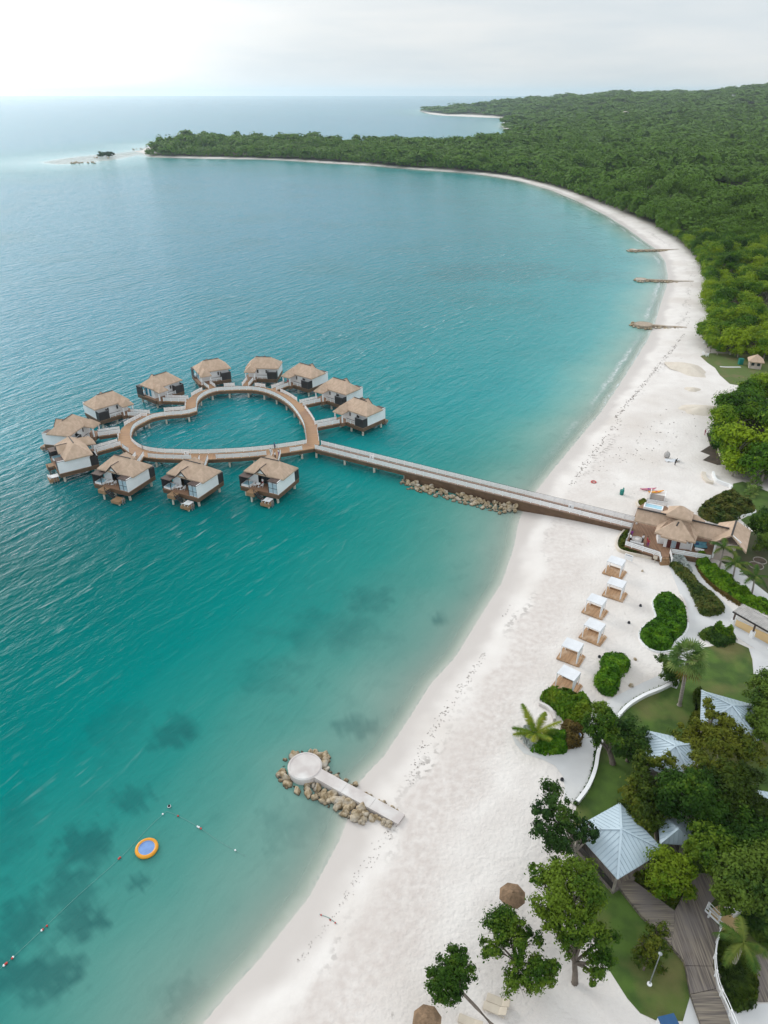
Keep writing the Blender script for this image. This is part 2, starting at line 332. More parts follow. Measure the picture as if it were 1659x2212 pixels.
def offs(pts, w):
    r = []; n = len(pts); closed = (pts[0] - pts[-1]).length < .01
    for i in range(n):
        p0 = pts[i - 1] if i > 0 else (pts[n - 2] if closed else pts[0]); p1 = pts[i + 1] if i < n - 1 else (pts[1] if closed else pts[n - 1])
        d1 = (pts[i] - p0); d2 = (p1 - pts[i]); d1.z = d2.z = 0
        if d1.length < 1e-6: d1 = d2
        if d2.length < 1e-6: d2 = d1
        d1.normalize(); d2.normalize(); t = (d1 + d2).normalized(); nn = Vector((-t.y, t.x, 0)); k = max(.55, nn.dot(Vector((-d1.y, d1.x, 0))))
        r.append(pts[i] + nn * (w / k))
    return r
def resample(pts, step):
    pts = [Vector(p) for p in pts]; out = [pts[0]]; acc = 0.0
    L_ = arcl(pts); tot = L_[-1] - L_[0]; n = max(1, round(tot / step))
    j = 0
    for i in range(1, n + 1):
        s = L_[0] + tot * i / n
        while j < len(pts) - 2 and L_[j + 1] < s: j += 1
        t = (s - L_[j]) / max(1e-9, L_[j + 1] - L_[j]); out.append(pts[j].lerp(pts[j + 1], min(1, t)))
    return out
def catmull(pts, n=6, closed=False, sharp=()):
    pts = [Vector(p) for p in pts]; m = len(pts); r = []
    for i in range(m if closed else m - 1):
        g = lambda k: pts[k % m] if closed else pts[max(0, min(m - 1, k))]
        p0, p1, p2, p3 = g(i - 1), g(i), g(i + 1), g(i + 2)
        if i in sharp: p0 = p1
        if (i + 1) in sharp: p3 = p2
        for k in range(n):
            t = k / n; r.append(.5 * ((2 * p1) + (p2 - p0) * t + (2 * p0 - 5 * p1 + 4 * p2 - p3) * t * t + (3 * p1 - p0 - 3 * p2 + p3) * t ** 3))
    r.append(pts[0].copy() if closed else pts[-1]); return r
def tag(o, label=None, cat=None, group=None, kind=None):
    if label: o['label'] = label
    if cat: o['category'] = cat
    if group: o['group'] = group
    if kind: o['kind'] = kind
    return o
def thing(name, label, cat, loc=(0, 0, 0), rz=0.0, group=None):
    o = bpy.data.objects.new(name, None); o.empty_display_size = .2; COL.objects.link(o); o.location = loc; o.rotation_euler = (0, 0, rz)
    return tag(o, label, cat, group)
KIDS = {}
def copy_tree(o, parent=None):
    c = o.copy(); COL.objects.link(c); c.parent = parent
    for ch in [q for q in COL.objects if q.parent == o]: copy_tree(ch, c)
    return c
def dup(o, loc, rz, label=None, group=None, scale=None):
    c = copy_tree(o); c.location = loc; c.rotation_euler = (0, 0, rz)
    if scale: c.scale = scale
    return tag(c, label, None, group)
def mesh_np(name, V, F4, mat, parent=None, tint=None, smooth=False):
    V = np.asarray(V, np.float32).reshape(-1, 3); F4 = np.asarray(F4, np.int32); k = F4.shape[1]
    me = bpy.data.meshes.new(name); me.vertices.add(len(V)); me.vertices.foreach_set('co', V.ravel())
    me.loops.add(F4.size); me.loops.foreach_set('vertex_index', F4.ravel())
    me.polygons.add(len(F4)); me.polygons.foreach_set('loop_start', np.arange(0, F4.size, k, dtype=np.int32))
    me.update(calc_edges=True)
    if tint is not None:
        a = me.attributes.new('tint', 'FLOAT', 'POINT'); a.data.foreach_set('value', np.asarray(tint, np.float32))
    return link(name, me, mat, parent, smooth)
def unit(a): return a / (np.linalg.norm(a, axis=-1, keepdims=True) + 1e-9)
def leaf_quads(P_, N_, size, aspect=.62):  # size: number or column
    n = len(P_); a = unit(np.cross(N_, RNG.normal(size=(n, 3)))); b = np.cross(N_, a)
    s = (size * RNG.uniform(.65, 1.35, (n, 1))); fold = N_ * s * RNG.uniform(-.25, .1, (n, 1))
    V = np.stack([P_ - a * s, P_ - b * s * aspect + fold, P_ + a * s, P_ + b * s * aspect + fold], 1)
    return V.reshape(-1, 3), np.arange(n * 4).reshape(-1, 4)
def clumpy(blobs, n, size, sub=16, spread=.215, up=.35, rnd=.45, rag=.3):
    """leaves gathered in clumps over the outside of each ellipsoid (centre, radii)"""
    tot = sum(max(b[1]) ** 2 for b in blobs); Ps = []; Ns = []; n = int(n * 2.6); size = size * .62
    for c, r in blobs:
        c = np.array(c); r = np.array(r, float); m = max(12, int(n * max(r) ** 2 / tot))
        d = unit(RNG.normal(size=(sub, 3))); d[:, 2] = np.where(d[:, 2] < -.5, -d[:, 2], d[:, 2])
        cen = c + d * r * (RNG.uniform(.5, 1.0, (sub, 1)) + .35 * (RNG.random((sub, 1)) < rag)); w = RNG.integers(0, sub, m)
        off = RNG.normal(size=(m, 3)) * spread * r * RNG.uniform(.6, 1.2, (sub, 1))[w]
        p = cen[w] + off; nn = unit(unit(off / r) * .9 + unit((p - c) / r) * .6 + RNG.normal(size=(m, 3)) * rnd + np.array([0, 0, up]))
        Ps.append(p); Ns.append(nn)
    return leaf_quads(np.concatenate(Ps), np.concatenate(Ns), size)

# ------------------------------------------------------------------ ground and water
forest_px = [(318, 338), (400, 339.5), (560, 343.5), (640, 346), (800, 356), (900, 363.5), (1000, 369), (1060, 374), (1120, 383), (1190, 400), (1260, 423), (1330, 453), (1395, 478),
             (1440, 505), (1478, 530), (1512, 562), (1530, 600), (1534, 640), (1535, 670), (1548, 690), (1538, 715), (1530, 735), (1545, 765), (1600, 775), (1720, 785), (2100, 830)]
forest = [G(x, y).to_2d() for x, y in forest_px]
forest += [Vector(p) for p in [(2500, 500), (9000, 3000), (9000, 9000), (3000, 6400), (1200, 4550), (420, 3850)]]
forest += [U(x, y).to_2d() for x, y in [(914, 239), (925, 243), (965, 248.5), (1050, 252), (1120, 256), (1115, 262), (1098, 267), (1092, 274), (1100, 280), (1135, 287), (1135, 292)]]
forest += [U(x, y, 9.5).to_2d() for x, y in [(1060, 298), (960, 306), (900, 302), (800, 297), (700, 298), (600, 296), (500, 293), (420, 294), (365, 303), (325, 315)]]
FO = np.array([tuple(p) for p in forest])
grove = [G(x, y).to_2d() for x, y in [(1565, 975), (1562, 930), (1575, 895), (1600, 880), (1650, 865), (1760, 860), (1760, 1040), (1660, 1045), (1600, 1035), (1572, 1005)]]
GR = np.array([tuple(p) for p in grove])
az = np.concatenate([np.arange(-75, 75, .35), np.arange(75, 285, 3.0)]); rr = 8 * 1.0175 ** np.arange(0, 462)
AZ, RR = np.meshgrid(np.radians(az), rr); GX = (RR * np.sin(AZ)).ravel(); GY = (RR * np.cos(AZ)).ravel()
GD = sdist(GX, GY); na = len(az); nr = len(rr)
ii, jj = np.meshgrid(np.arange(nr - 1), np.arange(na), indexing='ij')
QF = np.stack([ii * na + jj, (ii + 1) * na + jj, (ii + 1) * na + (jj + 1) % na, ii * na + (jj + 1) % na], -1).reshape(-1, 4)[:, ::-1]
shoal = [(75, 352), (120, 343), (180, 336), (240, 331), (300, 325), (312, 334), (260, 345), (200, 352), (130, 357)]
SHO = np.array([tuple(U(x, y).to_2d()) for x, y in shoal])
in_sh = inside(GX, GY, SHO); d_sh = seg_dist(GX, GY, SHO); sh_in = np.where(in_sh, d_sh, 0)
gz = ground_z(GX, GY, GD); gz = np.where(in_sh, np.maximum(gz, -.25 + np.minimum(d_sh, 12) * .012), gz)
fo = inside(GX, GY, FO) | inside(GX, GY, GR)
fd = np.minimum(seg_dist(GX, GY, FO), seg_dist(GX, GY, GR)); fo_a = np.where(fo, np.clip(.5 + fd / 8, 0, 1), np.clip(.5 - fd / 5, 0, 1))
def set_attr(me, n, v): a = me.attributes.new(n, 'FLOAT', 'POINT'); a.data.foreach_set('value', np.asarray(v, np.float32))
# sand / soil material
def sand_material():
    m = bpy.data.materials.new('sand'); m.use_nodes = True; N, L = nodes(m); N.clear()
    o = N.new('ShaderNodeOutputMaterial'); b = N.new('ShaderNodeBsdfPrincipled'); L.new(b.outputs[0], o.inputs[0]); b.inputs['Specular IOR Level'].default_value = .2
    g = N.new('ShaderNodeNewGeometry')
    def attr(n): a = N.new('ShaderNodeAttribute'); a.attribute_name = n; return a.outputs['Fac']
    def noise(s, d=4, vec=None, st=None):
        n = N.new('ShaderNodeTexNoise'); n.inputs['Scale'].default_value = s; n.inputs['Detail'].default_value = d
        src = g.outputs['Position']
        if st:
            mpn = N.new('ShaderNodeMapping'); mpn.inputs['Scale'].default_value = st[0]; mpn.inputs['Rotation'].default_value = (0, 0, st[1]); L.new(src, mpn.inputs[0]); src = mpn.outputs[0]
        L.new(src, n.inputs['Vector']); return n.outputs[0]
    def mr(v, a, bb, c=0., d=1., smooth=False):
        n = N.new('ShaderNodeMapRange'); n.inputs[1].default_value = a; n.inputs[2].default_value = bb; n.inputs[3].default_value = c; n.inputs[4].default_value = d
        if smooth: n.interpolation_type = 'SMOOTHSTEP'
        L.new(v, n.inputs[0]); return n.outputs[0]
    def ma(op, a, bb):
        q = N.new('ShaderNodeMath'); q.operation = op
        for i, v in enumerate((a, bb)):
            if isinstance(v, (int, float)): q.inputs[i].default_value = v
            else: L.new(v, q.inputs[i])
        return q.outputs[0]
    def mix(f, a, bb):
        x = N.new('ShaderNodeMix'); x.data_type = 'RGBA'
        for i, v in ((0, f), (6, a), (7, bb)):
            if isinstance(v, tuple): x.inputs[i].default_value = (*v, 1)
            elif isinstance(v, float): x.inputs[i].default_value = v
            else: L.new(v, x.inputs[i])
        return x.outputs[2]
    shd = attr('shore'); fr = attr('forest')
    wob = ma('ADD', shd, mr(noise(.12, 3), 0, 1, -3.0, 3.0))
    col = mix(mr(noise(.25, 5), .35, .65), (.745, .705, .67), (.68, .635, .60))
    col = mix(ma('MULTIPLY', mr(noise(.045, 4), .5, .68), .55), col, (.55, .49, .44))
    # trampled, damper band half way up the beach
    near = attr('nearbeach'); band = ma('MULTIPLY', mr(wob, 5., 7., 0, 1, True), mr(wob, 10., 14., 1, 0, True)); wob2 = ma('ADD', wob, ma('MULTIPLY', near, 3.))
    col = mix(ma('MULTIPLY', ma('MULTIPLY', band, near), mr(noise(1.2, 6), .35, .65, .35, .9)), col, (.56, .50, .465))
    wet = mr(wob, 1.2, 4.2, 1, 0, True)
    col = mix(ma('MULTIPLY', wet, .85), col, (.52, .475, .445))
    # wrack lines
    w1 = ma('MULTIPLY', mr(wob2, 7.2, 7.9, 0, 1), mr(wob2, 8.6, 9.6, 1, 0)); w1 = ma('MULTIPLY', w1, mr(noise(1.3, 6), .50, .58))
    w2 = ma('MULTIPLY', ma('MULTIPLY', mr(wob, 9., 12., 0, 1), mr(wob, 16., 26., 1, 0)), mr(noise(.9, 6, st=((1, .55, 1), .9)), .67, .72))
    col = mix(ma('MULTIPLY', ma('ADD', w1, w2), mr(noise(.05, 3), .45, .62, .0, .55)), col, (.16, .135, .12))
    col = mix(fr, col, mix(mr(noise(.3), .4, .6), (.075, .055, .035), (.035, .045, .018)))
    sub = mr(shd, -.8, .2, 1, 0)
    col = mix(sub, col, (.60, .565, .50))
    L.new(col, b.inputs['Base Color'])
    b.inputs['Roughness'].default_value = .9
    L.new(mr(wet, 0, 1, .9, .45), b.inputs['Roughness'])
    h = ma('ADD', ma('MULTIPLY', noise(2.2, 3), 1.0), ma('MULTIPLY', noise(.3, 3), 1.2))
    bp = N.new('ShaderNodeBump'); bp.inputs['Strength'].default_value = 1.0; bp.inputs['Distance'].default_value = .13; L.new(ma('MULTIPLY', h, mr(shd, 2, 12, .05, 1)), bp.inputs['Height']); L.new(bp.outputs[0], b.inputs['Normal'])
    return m
gobj = mesh_np('sand_ground', np.stack([GX, GY, gz], 1), QF, sand_material(), smooth=True); tag(gobj, kind='structure')
shore_attr = np.where(in_sh, np.maximum(GD, -1.0 + np.minimum(d_sh, 6) * .5), GD)
set_attr(gobj.data, 'shore', shore_attr); set_attr(gobj.data, 'forest', fo_a); set_attr(gobj.data, 'nearbeach', np.clip((330 - GY) / 100, 0, 1) * np.clip(1.2 - np.abs(GY - 60) / 110, 0, 1))
# water
keep = GD < 6; fk = keep[QF].any(1); WF = QF[fk]; used = np.unique(WF); remap = np.zeros(len(GX), int); remap[used] = np.arange(len(used))
wob = np.zeros(len(used))
weed = np.zeros(len(used)); wx, wy = GX[used], GY[used]
for x, y, rx, ry, s in [(370, 1590, 52, 40, .75), (285, 1725, 40, 34, .7), (190, 1830, 62, 48, .9), (150, 1925, 60, 40, .8), (165, 1990, 55, 42, .95), (75, 2105, 90, 50, 1.0), (40, 2000, 50, 70, .7), (302, 1907, 22, 16, .8), (770, 1570, 46, 26, .55),
                        (640, 1780, 70, 60, .35), (700, 1360, 120, 55, .4), (950, 1340, 20, 11, .7), (800, 1290, 60, 26, .5), (590, 1460, 90, 40, .35), (410, 2150, 40, 50, .3), (250, 1560, 60, 60, .3), (20, 1800, 60, 110, .4), (1080, 590, 200, 18, .4), (1330, 600, 60, 12, .25)]:
    c = U(x, y); ax = (U(x + rx, y) - c).length; ay = (U(x, y + ry) - c).length
    q = np.sqrt(((wx - c.x) / ax) ** 2 + ((wy - c.y) / ay) ** 2) + (vnoise(wx, wy, ax * .35, 3) - .5) * .9 + (vnoise(wx, wy, ax * .13, 5) - .5) * .5
    weed = np.maximum(weed, s * np.clip((1.25 - q) / .6, 0, 1))
def water_material():
    m = bpy.data.materials.new('sea_water'); m.use_nodes = True; N, L = nodes(m); N.clear()
    o = N.new('ShaderNodeOutputMaterial'); g = N.new('ShaderNodeNewGeometry')
    def attr(n): a = N.new('ShaderNodeAttribute'); a.attribute_name = n; return a.outputs['Fac']
    def noise(s, d, st, rot, dist=0.0):
        n = N.new('ShaderNodeTexNoise'); n.inputs['Scale'].default_value = s; n.inputs['Detail'].default_value = d; n.inputs['Distortion'].default_value = dist
        mpn = N.new('ShaderNodeVectorRotate'); mpn.rotation_type = 'Z_AXIS'; mpn.inputs['Angle'].default_value = rot; L.new(g.outputs['Position'], mpn.inputs[0])
        sc_ = N.new('ShaderNodeVectorMath'); sc_.operation = 'MULTIPLY'; sc_.inputs[1].default_value = st; L.new(mpn.outputs[0], sc_.inputs[0]); L.new(sc_.outputs[0], n.inputs['Vector']); return n.outputs[0]
    def mr(v, a, bb, c=0., d=1., smooth=False):
        n = N.new('ShaderNodeMapRange'); n.inputs[1].default_value = a; n.inputs[2].default_value = bb; n.inputs[3].default_value = c; n.inputs[4].default_value = d
        if smooth: n.interpolation_type = 'SMOOTHSTEP'
        L.new(v, n.inputs[0]); return n.outputs[0]
    def ma(op, a, bb):
        q = N.new('ShaderNodeMath'); q.operation = op
        for i, v in enumerate((a, bb)):
            if isinstance(v, (int, float)): q.inputs[i].default_value = v
            else: L.new(v, q.inputs[i])
        return q.outputs[0]
    def mix(f, a, bb):
        x = N.new('ShaderNodeMix'); x.data_type = 'RGBA'
        for i, v in ((0, f), (6, a), (7, bb)):
            if isinstance(v, tuple): x.inputs[i].default_value = (*v, 1)
            elif isinstance(v, float): x.inputs[i].default_value = v
            else: L.new(v, x.inputs[i])
        return x.outputs[2]
    d = attr('depth'); wd = mr(ma('ADD', attr('weed'), ma('MULTIPLY', ma('SUBTRACT', noise(.28, 7, (1, 1, 1), .4), .5), 1.0)), .05, 1.1)
    dn = ma('ADD', d, mr(noise(.03, 4, (1, 1, 1), 0), 0, 1, -8, 8))
    r = N.new('ShaderNodeValToRGB'); L.new(mr(dn, 0, 200), r.inputs[0]); el = r.color_ramp.elements
    el[0].position = 0; el[0].color = (0.3496, 0.4408, 0.3800, 1); el[1].position = 1; el[1].color = (.014, .20, .275, 1)
    for p, c in ((.025, (0.2584, 0.4180, 0.3648)), (.05, (0.1520, 0.3572, 0.3268)), (.09, (.055, .30, .30)), (.16, (.014, .245, .255)), (.28, (.003, .225, .24)), (.45, (.004, .20, .228)), (.65, (.008, .205, .255))):
        e = el.new(p); e.color = (*c, 1)
    r2 = N.new('ShaderNodeValToRGB'); L.new(mr(dn, 0, 200), r2.inputs[0]); el = r2.color_ramp.elements
    el[0].position = 0; el[0].color = (.29, .40, .35, 1); el[1].position = 1; el[1].color = (0.0015, 0.0646, 0.0730, 1)
    for p, c in ((.03, (.165, .31, .27)), (.065, (.078, .255, .222)), (.11, (.026, .225, .200)), (.18, (.003, .192, .178)), (.28, (.001, .150, .144)), (.4, (0.0008, 0.0988, 0.0988)), (.6, (0.0008, 0.0699, 0.0745))):
        e = el.new(p); e.color = (*c, 1)
    base = mix(attr('murk'), r.outputs[0], r2.outputs[0])
    col = mix(ma('MULTIPLY', wd, .66), base, (.012, .075, .080))
    col = mix(ma('MULTIPLY', mr(noise(.02, 5, (1, 1, 1), 0), .5, .75), .35), col, (.012, .13, .13))
    # foam at the water's edge and pale crest glints painted into the water colour
    w1 = noise(.46, 4, (.34, 1.0, 1), R(-57), .5); w2 = noise(1.15, 4, (.45, 1.0, 1), R(-50), .4); w3 = noise(3.0, 3, (.6, 1, 1), R(-66)); w0 = noise(.09, 2, (.35, 1, 1), R(-52))
    lace = mr(noise(1.3, 5, (1, 1, 1), .3), .40, .56)
    wv = ma('ADD', d, mr(noise(.11, 3, (1, 1, 1), 0), 0, 1, -1.3, 1.3)); bay = ma('SUBTRACT', 1.0, attr('murk'))
    foam = ma('MULTIPLY', ma('MULTIPLY', mr(wv, .0, .3, 0, 1), mr(wv, .5, 1.3, 1, 0)), lace)
    foam2 = ma('MULTIPLY', ma('MULTIPLY', ma('MULTIPLY', mr(wv, 2.6, 3.1, 0, 1), mr(wv, 3.3, 4.6, 1, 0)), lace), ma('MULTIPLY', bay, mr(noise(.035, 2, (1, 1, 1), 0), .42, .52)))
    nf = noise(.85, 5, (.20, 1.25, 1), R(-57), .7); fl = ma('MULTIPLY', ma('MULTIPLY', mr(nf, .585, .68), ma('MULTIPLY', mr(w1, .46, .60), mr(w0, .40, .62))), mr(d, 22, 70))
    fo_ = ma('MAXIMUM', ma('MULTIPLY', ma('MULTIPLY', ma('MAXIMUM', foam, foam2), ma('ADD', .25, ma('MULTIPLY', bay, .75))), .85), ma('MULTIPLY', fl, .42))
    col = mix(fo_, col, (.72, .76, .77))
    df = N.new('ShaderNodeBsdfDiffuse'); L.new(col, df.inputs[0])
    tr = N.new('ShaderNodeBsdfTransparent'); tr.inputs[0].default_value = (.93, .97, .96, 1)
    ex = ma('SUBTRACT', 1.0, ma('POWER', 2.718, ma('MULTIPLY', ma('MAXIMUM', d, 0.0), -.38)))
    alpha = ma('MAXIMUM', ex, fo_)
    body = N.new('ShaderNodeMixShader'); L.new(alpha, body.inputs[0]); L.new(tr.outputs[0], body.inputs[1]); L.new(df.outputs[0], body.inputs[2])
    h = ma('ADD', ma('ADD', ma('MULTIPLY', w1, .74), ma('MULTIPLY', w2, .30)), ma('ADD', ma('MULTIPLY', w3, .09), ma('MULTIPLY', w0, .5)))
    bp = N.new('ShaderNodeBump'); bp.inputs['Distance'].default_value = 1.0; L.new(h, bp.inputs['Height']); L.new(mr(d, 0, 90, .14, .95), bp.inputs['Strength'])
    gl = N.new('ShaderNodeBsdfGlossy'); gl.inputs['Roughness'].default_value = .16; gl.inputs[0].default_value = (.92, .95, 1, 1); L.new(bp.outputs[0], gl.inputs['Normal'])
    fr = N.new('ShaderNodeFresnel'); fr.inputs['IOR'].default_value = 1.33; L.new(bp.outputs[0], fr.inputs['Normal'])
    L.new(bp.outputs[0], df.inputs['Normal'])
    x = N.new('ShaderNodeMixShader'); L.new(ma('MULTIPLY', ma('MINIMUM', ma('MAXIMUM', ma('SUBTRACT', fr.outputs[0], .058), .0), .55), ma('MULTIPLY', mr(d, 0, 3, .3, 1), ma('SUBTRACT', 1.0, ma('MULTIPLY', fo_, .7)))), x.inputs[0])
    L.new(body.outputs[0], x.inputs[1]); L.new(gl.outputs[0], x.inputs[2]); L.new(x.outputs[0], o.inputs[0]); return m
wobj = mesh_np('sea_water', np.stack([wx, wy, np.zeros(len(used))], 1), remap[WF], water_material(), smooth=True); tag(wobj, kind='structure')
depth = -GD[used]; depth = np.where(in_sh[used], np.minimum(depth, np.maximum(0.8, 14 - 2.2 * d_sh[used])), np.minimum(depth, 14 + d_sh[used] * .8))
set_attr(wobj.data, 'depth', depth); set_attr(wobj.data, 'weed', weed); set_attr(wobj.data, 'murk', np.clip((165 - wy + .25 * wx + 18 * vnoise(wx, wy, 30, 8)) / 60, 0, 1))
# haze
hz = MB().bx(-25500, 25500, -25500, 25500, -6, 172).build('haze', bpy.data.materials.new('air')); tag(hz, kind='stuff'); hm = hz.data.materials[0]; hm.use_nodes = True
hN, hL = nodes(hm); hN.clear(); ho = hN.new('ShaderNodeOutputMaterial'); hv = hN.new('ShaderNodeVolumePrincipled'); hv.inputs['Color'].default_value = (.82, .93, 1, 1); hv.inputs['Density'].default_value = .000064; hv.inputs['Anisotropy'].default_value = 0.65
hL.new(hv.outputs[0], ho.inputs['Volume'])
# sheets of lawn, path, soil
def sheet(name, poly, mat, h, kind='structure', smooth_n=0):
    pts = [G(x, y, k) for k, x, y in poly]
    if smooth_n: pts = catmull(pts, smooth_n, True)[:-1]
    o = MB().add([(p.x, p.y, p.z + h) for p in pts], [tuple(range(len(pts)))]).build(name, mat)
    n = o.data.polygons[0].normal
    if n.z < 0: o.data.flip_normals()
    tag(o, kind=kind); return o
sheet('lawn', [('d', x, y) for x, y in [(1246, 1739), (1270, 1702), (1284, 1667), (1291, 1632), (1302, 1600), (1332, 1554), (1357, 1528), (1392, 1507), (1428, 1492), (1458, 1477), (1458, 1450), (1480, 1420), (1525, 1398), (1588, 1387), (1617, 1400), (1625, 1425), (1628, 1461),
      (1700, 1490), (1780, 1700), (1800, 1900), (1800, 2100), (1690, 2110), (1560, 2080), (1490, 2150), (1485, 2206), (1420, 2206), (1383, 2189), (1355, 2157), (1325, 2110), (1300, 2070), (1270, 2000), (1255, 1950), (1243, 1880), (1232, 1800)]], lawn_m, .02)
sheet('grass_clearing', [('r', x, y) for x, y in [(880, 1075), (960, 1050), (1250, 1060), (1500, 1080), (1800, 1120), (1800, 1480), (1431, 1400), (1310, 1390), (1290, 1330), (1120, 1300), (1040, 1230), (1000, 1170), (940, 1130)]], M('rough_grass', (.085, .125, .025), (.13, .125, .045), .3, .95, .4, 5, coord='World', lo=.45, hi=.65), .02)
sheet('lawn_upper', [('g', x, y) for x, y in [(1330, 110), (1420, 90), (1700, 200), (1750, 560), (1560, 600), (1480, 520), (1400, 450), (1520, 390), (1400, 260), (1320, 200)]], lawn_m, .02)
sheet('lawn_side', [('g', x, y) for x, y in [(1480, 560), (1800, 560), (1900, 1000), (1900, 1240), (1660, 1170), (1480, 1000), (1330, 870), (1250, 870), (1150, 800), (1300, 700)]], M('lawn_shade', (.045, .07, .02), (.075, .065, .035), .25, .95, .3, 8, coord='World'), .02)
def ribbon(name, pts, w, mat, h, k='d'):
    pts = catmull([G(x, y, k) for x, y in pts], 5); o = MB(); o.strip([p + Vector((0, 0, h)) for p in pts], w, .02); return tag(o.build(name, mat), kind='structure')
sheet('path', [('A', x, y) for x, y in [(90, 470), (120, 540), (170, 595), (280, 630), (360, 670), (405, 730), (420, 800), (410, 880), (480, 890), (560, 790), (600, 690), (615, 600), (640, 510), (725, 380), (800, 300), (900, 245), (1000, 200), (1075, 160),
      (1060, 90), (900, 160), (700, 260), (600, 330), (560, 420), (530, 500), (440, 585), (300, 612), (200, 575), (150, 530)]], path_m, .025)
ribbon('path', [(1440, 1480), (1462, 1430), (1487, 1385), (1497, 1345), (1492, 1300), (1475, 1255), (1462, 1225)], 2.6, path_m, .03)
ribbon('path', [(1478, 1198), (1492, 1222), (1512, 1262), (1535, 1295), (1565, 1325), (1600, 1362), (1660, 1400), (1760, 1450)], 3.4, path_m, .035)
sheet('path', [('d', x, y) for x, y in [(1500, 1345), (1500, 1318), (1530, 1330), (1560, 1310), (1600, 1350), (1560, 1368), (1520, 1372)]], path_m, .04)
sheet('path', [('h', x, y) for x, y in [(1370, 830), (1660, 860), (1900, 1000), (1900, 1500), (1600, 1400), (1450, 1250), (1430, 980)]], path_m, .03)
sheet('path', [('g', x, y) for x, y in [(1215, 885), (1300, 890), (1380, 900), (1480, 1010), (1660, 1150), (1760, 1220), (1760, 1330), (1600, 1240), (1340, 1060), (1250, 980)]], path_m, .03)
ribbon('path', [(870, 1800), (950, 1790)][:0] or [(1600, 793), (1570, 793), (1555, 792)], .8, path_m, .03)

# ------------------------------------------------------------------ railing
def railing(parent, pts, world=True, h=1.05, step=1.9, cap=dark, rails=(.25, .55, .85)):
    pts = [Vector(p) for p in pts]; m = MB(); c = MB()
    for p in resample(pts, step): m.box(p + Vector((0, 0, h / 2)), (.14, .14, h))
    for a, b in zip(pts, pts[1:]):
        for z in rails: m.bar(a + Vector((0, 0, z)), b + Vector((0, 0, z)), .07, .21)
        c.bar(a + Vector((0, 0, h + .03)), b + Vector((0, 0, h + .03)), .06, .03)
    m.build('railing', white, parent, world); c.build('handrail', cap, parent, world)

# ------------------------------------------------------------------ heart-shaped boardwalk and bridge
DZ = 2.3
hp = [(297.6, 975.6), (272.6, 958), (270, 940.6), (279, 923), (301, 910), (326, 899), (361, 893), (394, 890.6), (412.6, 886.9), (414, 870.6), (424, 858), (444, 847), (466.4, 841), (484, 839.5), (521, 838), (554, 839),
      (584, 845), (614, 858), (639, 875.6), (656, 895.6), (669, 918), (674, 940.6), (676, 962), (634, 969), (584, 976), (534, 981), (484, 984), (436, 986), (374, 985), (336, 983)]
HC = catmull([U(x, y, DZ) for x, y in hp], 5, True, sharp=(8, 22)); HC = resample(HC, 1.3); HC[-1] = HC[0].copy()
ORI = 1 if sum(HC[i].x * HC[i + 1].y - HC[i + 1].x * HC[i].y for i in range(len(HC) - 1)) > 0 else -1   # +1: ccw, left offset = inside
ring = thing('heart_boardwalk', 'heart-shaped timber boardwalk ring with white railings joining all the overwater villas', 'boardwalk', HC[0])
MB().strip(HC, 3.0, .22).build('deck', deck_m, ring, True)
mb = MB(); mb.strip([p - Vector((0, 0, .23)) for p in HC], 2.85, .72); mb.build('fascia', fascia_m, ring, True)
inner = offs(HC, 1.38 * ORI); outer = offs(HC, -1.38 * ORI)
spur_px = dict(v583=(601, 969), v417=(446, 987), v265=(296, 984), v160=(259, 960), v165=(259, 933), v245=(334, 896), v350=(401, 866), v457=(464, 839), v570=(534, 833), v665=(591, 842), v738=(654, 873), v783=(685, 922))
JO = {k: min(HC, key=lambda p: (p - U(*v, DZ)).length) for k, v in spur_px.items()}
JUNC = U(676, 962, DZ); BEND = U(1368, 1134, DZ)
gaps = [(p, 1.5) for p in JO.values()] + [(JUNC + (BEND - JUNC).normalized() * .6, 1.9)]
def segs(line, gaps):
    cur = []; out = []
    for p in line:
        if any((p - g).length < w + .75 for g, w in gaps):
            if len(cur) > 1: out.append(cur)
            cur = []
        else: cur.append(p)
    if len(cur) > 1: out.append(cur)
    return out
inner_s = [p for p in inner]; railing(ring, inner_s)
for sg in segs(outer, gaps): railing(ring, sg)
for i, p in enumerate(resample(HC, 5.2)[:-1]):
    for o_ in ((-1.0, 1.0)):
        q = offs([HC[max(0, j)] for j in range(len(HC))], o_)[min(range(len(HC)), key=lambda j: (HC[j] - p).length)]
        if i % 1 == 0: MB().lathe((0, 0, 0), [(.24, -3), (.24, DZ - .9)], 10).build('pile', pile_m, ring).location = (q.x - ring.location.x, q.y - ring.location.y, -ring.location.z)
bridge = thing('footbridge', 'long straight timber footbridge with white railings running from the heart boardwalk to the beach', 'bridge', JUNC)
bd = (BEND - JUNC).normalized(); bl = resample([JUNC + bd * 1.45, BEND], 2.0); bn = Vector((-bd.y, bd.x, 0))
MB().strip(bl, 2.7, .22).build('deck', bridge_m, bridge, True)
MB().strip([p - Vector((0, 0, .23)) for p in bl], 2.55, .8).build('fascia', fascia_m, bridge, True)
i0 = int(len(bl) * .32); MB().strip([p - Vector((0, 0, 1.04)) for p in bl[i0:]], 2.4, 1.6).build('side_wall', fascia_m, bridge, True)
railing(bridge, [p + bn * 1.25 for p in bl]); railing(bridge, [p - bn * 1.25 for p in bl])
for p in resample(bl[:i0 + 1], 6.5):
    for s_ in (-.9, .9):
        q = p + bn * s_ - bridge.location; MB().lathe((0, 0, 0), [(.24, -3), (.24, DZ - 1.05)], 10).build('pile', pile_m, bridge).location = (q.x, q.y, -bridge.location.z)
def gate_sign(p, d, lab):
    t = thing('rail_sign', lab, 'sign', p, math.atan2(d.y, d.x)); MB().box((0, 0, .72), (1.05, .05, 1.0)).build('panel', white, t); MB().box((-.1, -.035, .75), (.18, .02, .42)).build('emblem', metal_m, t)
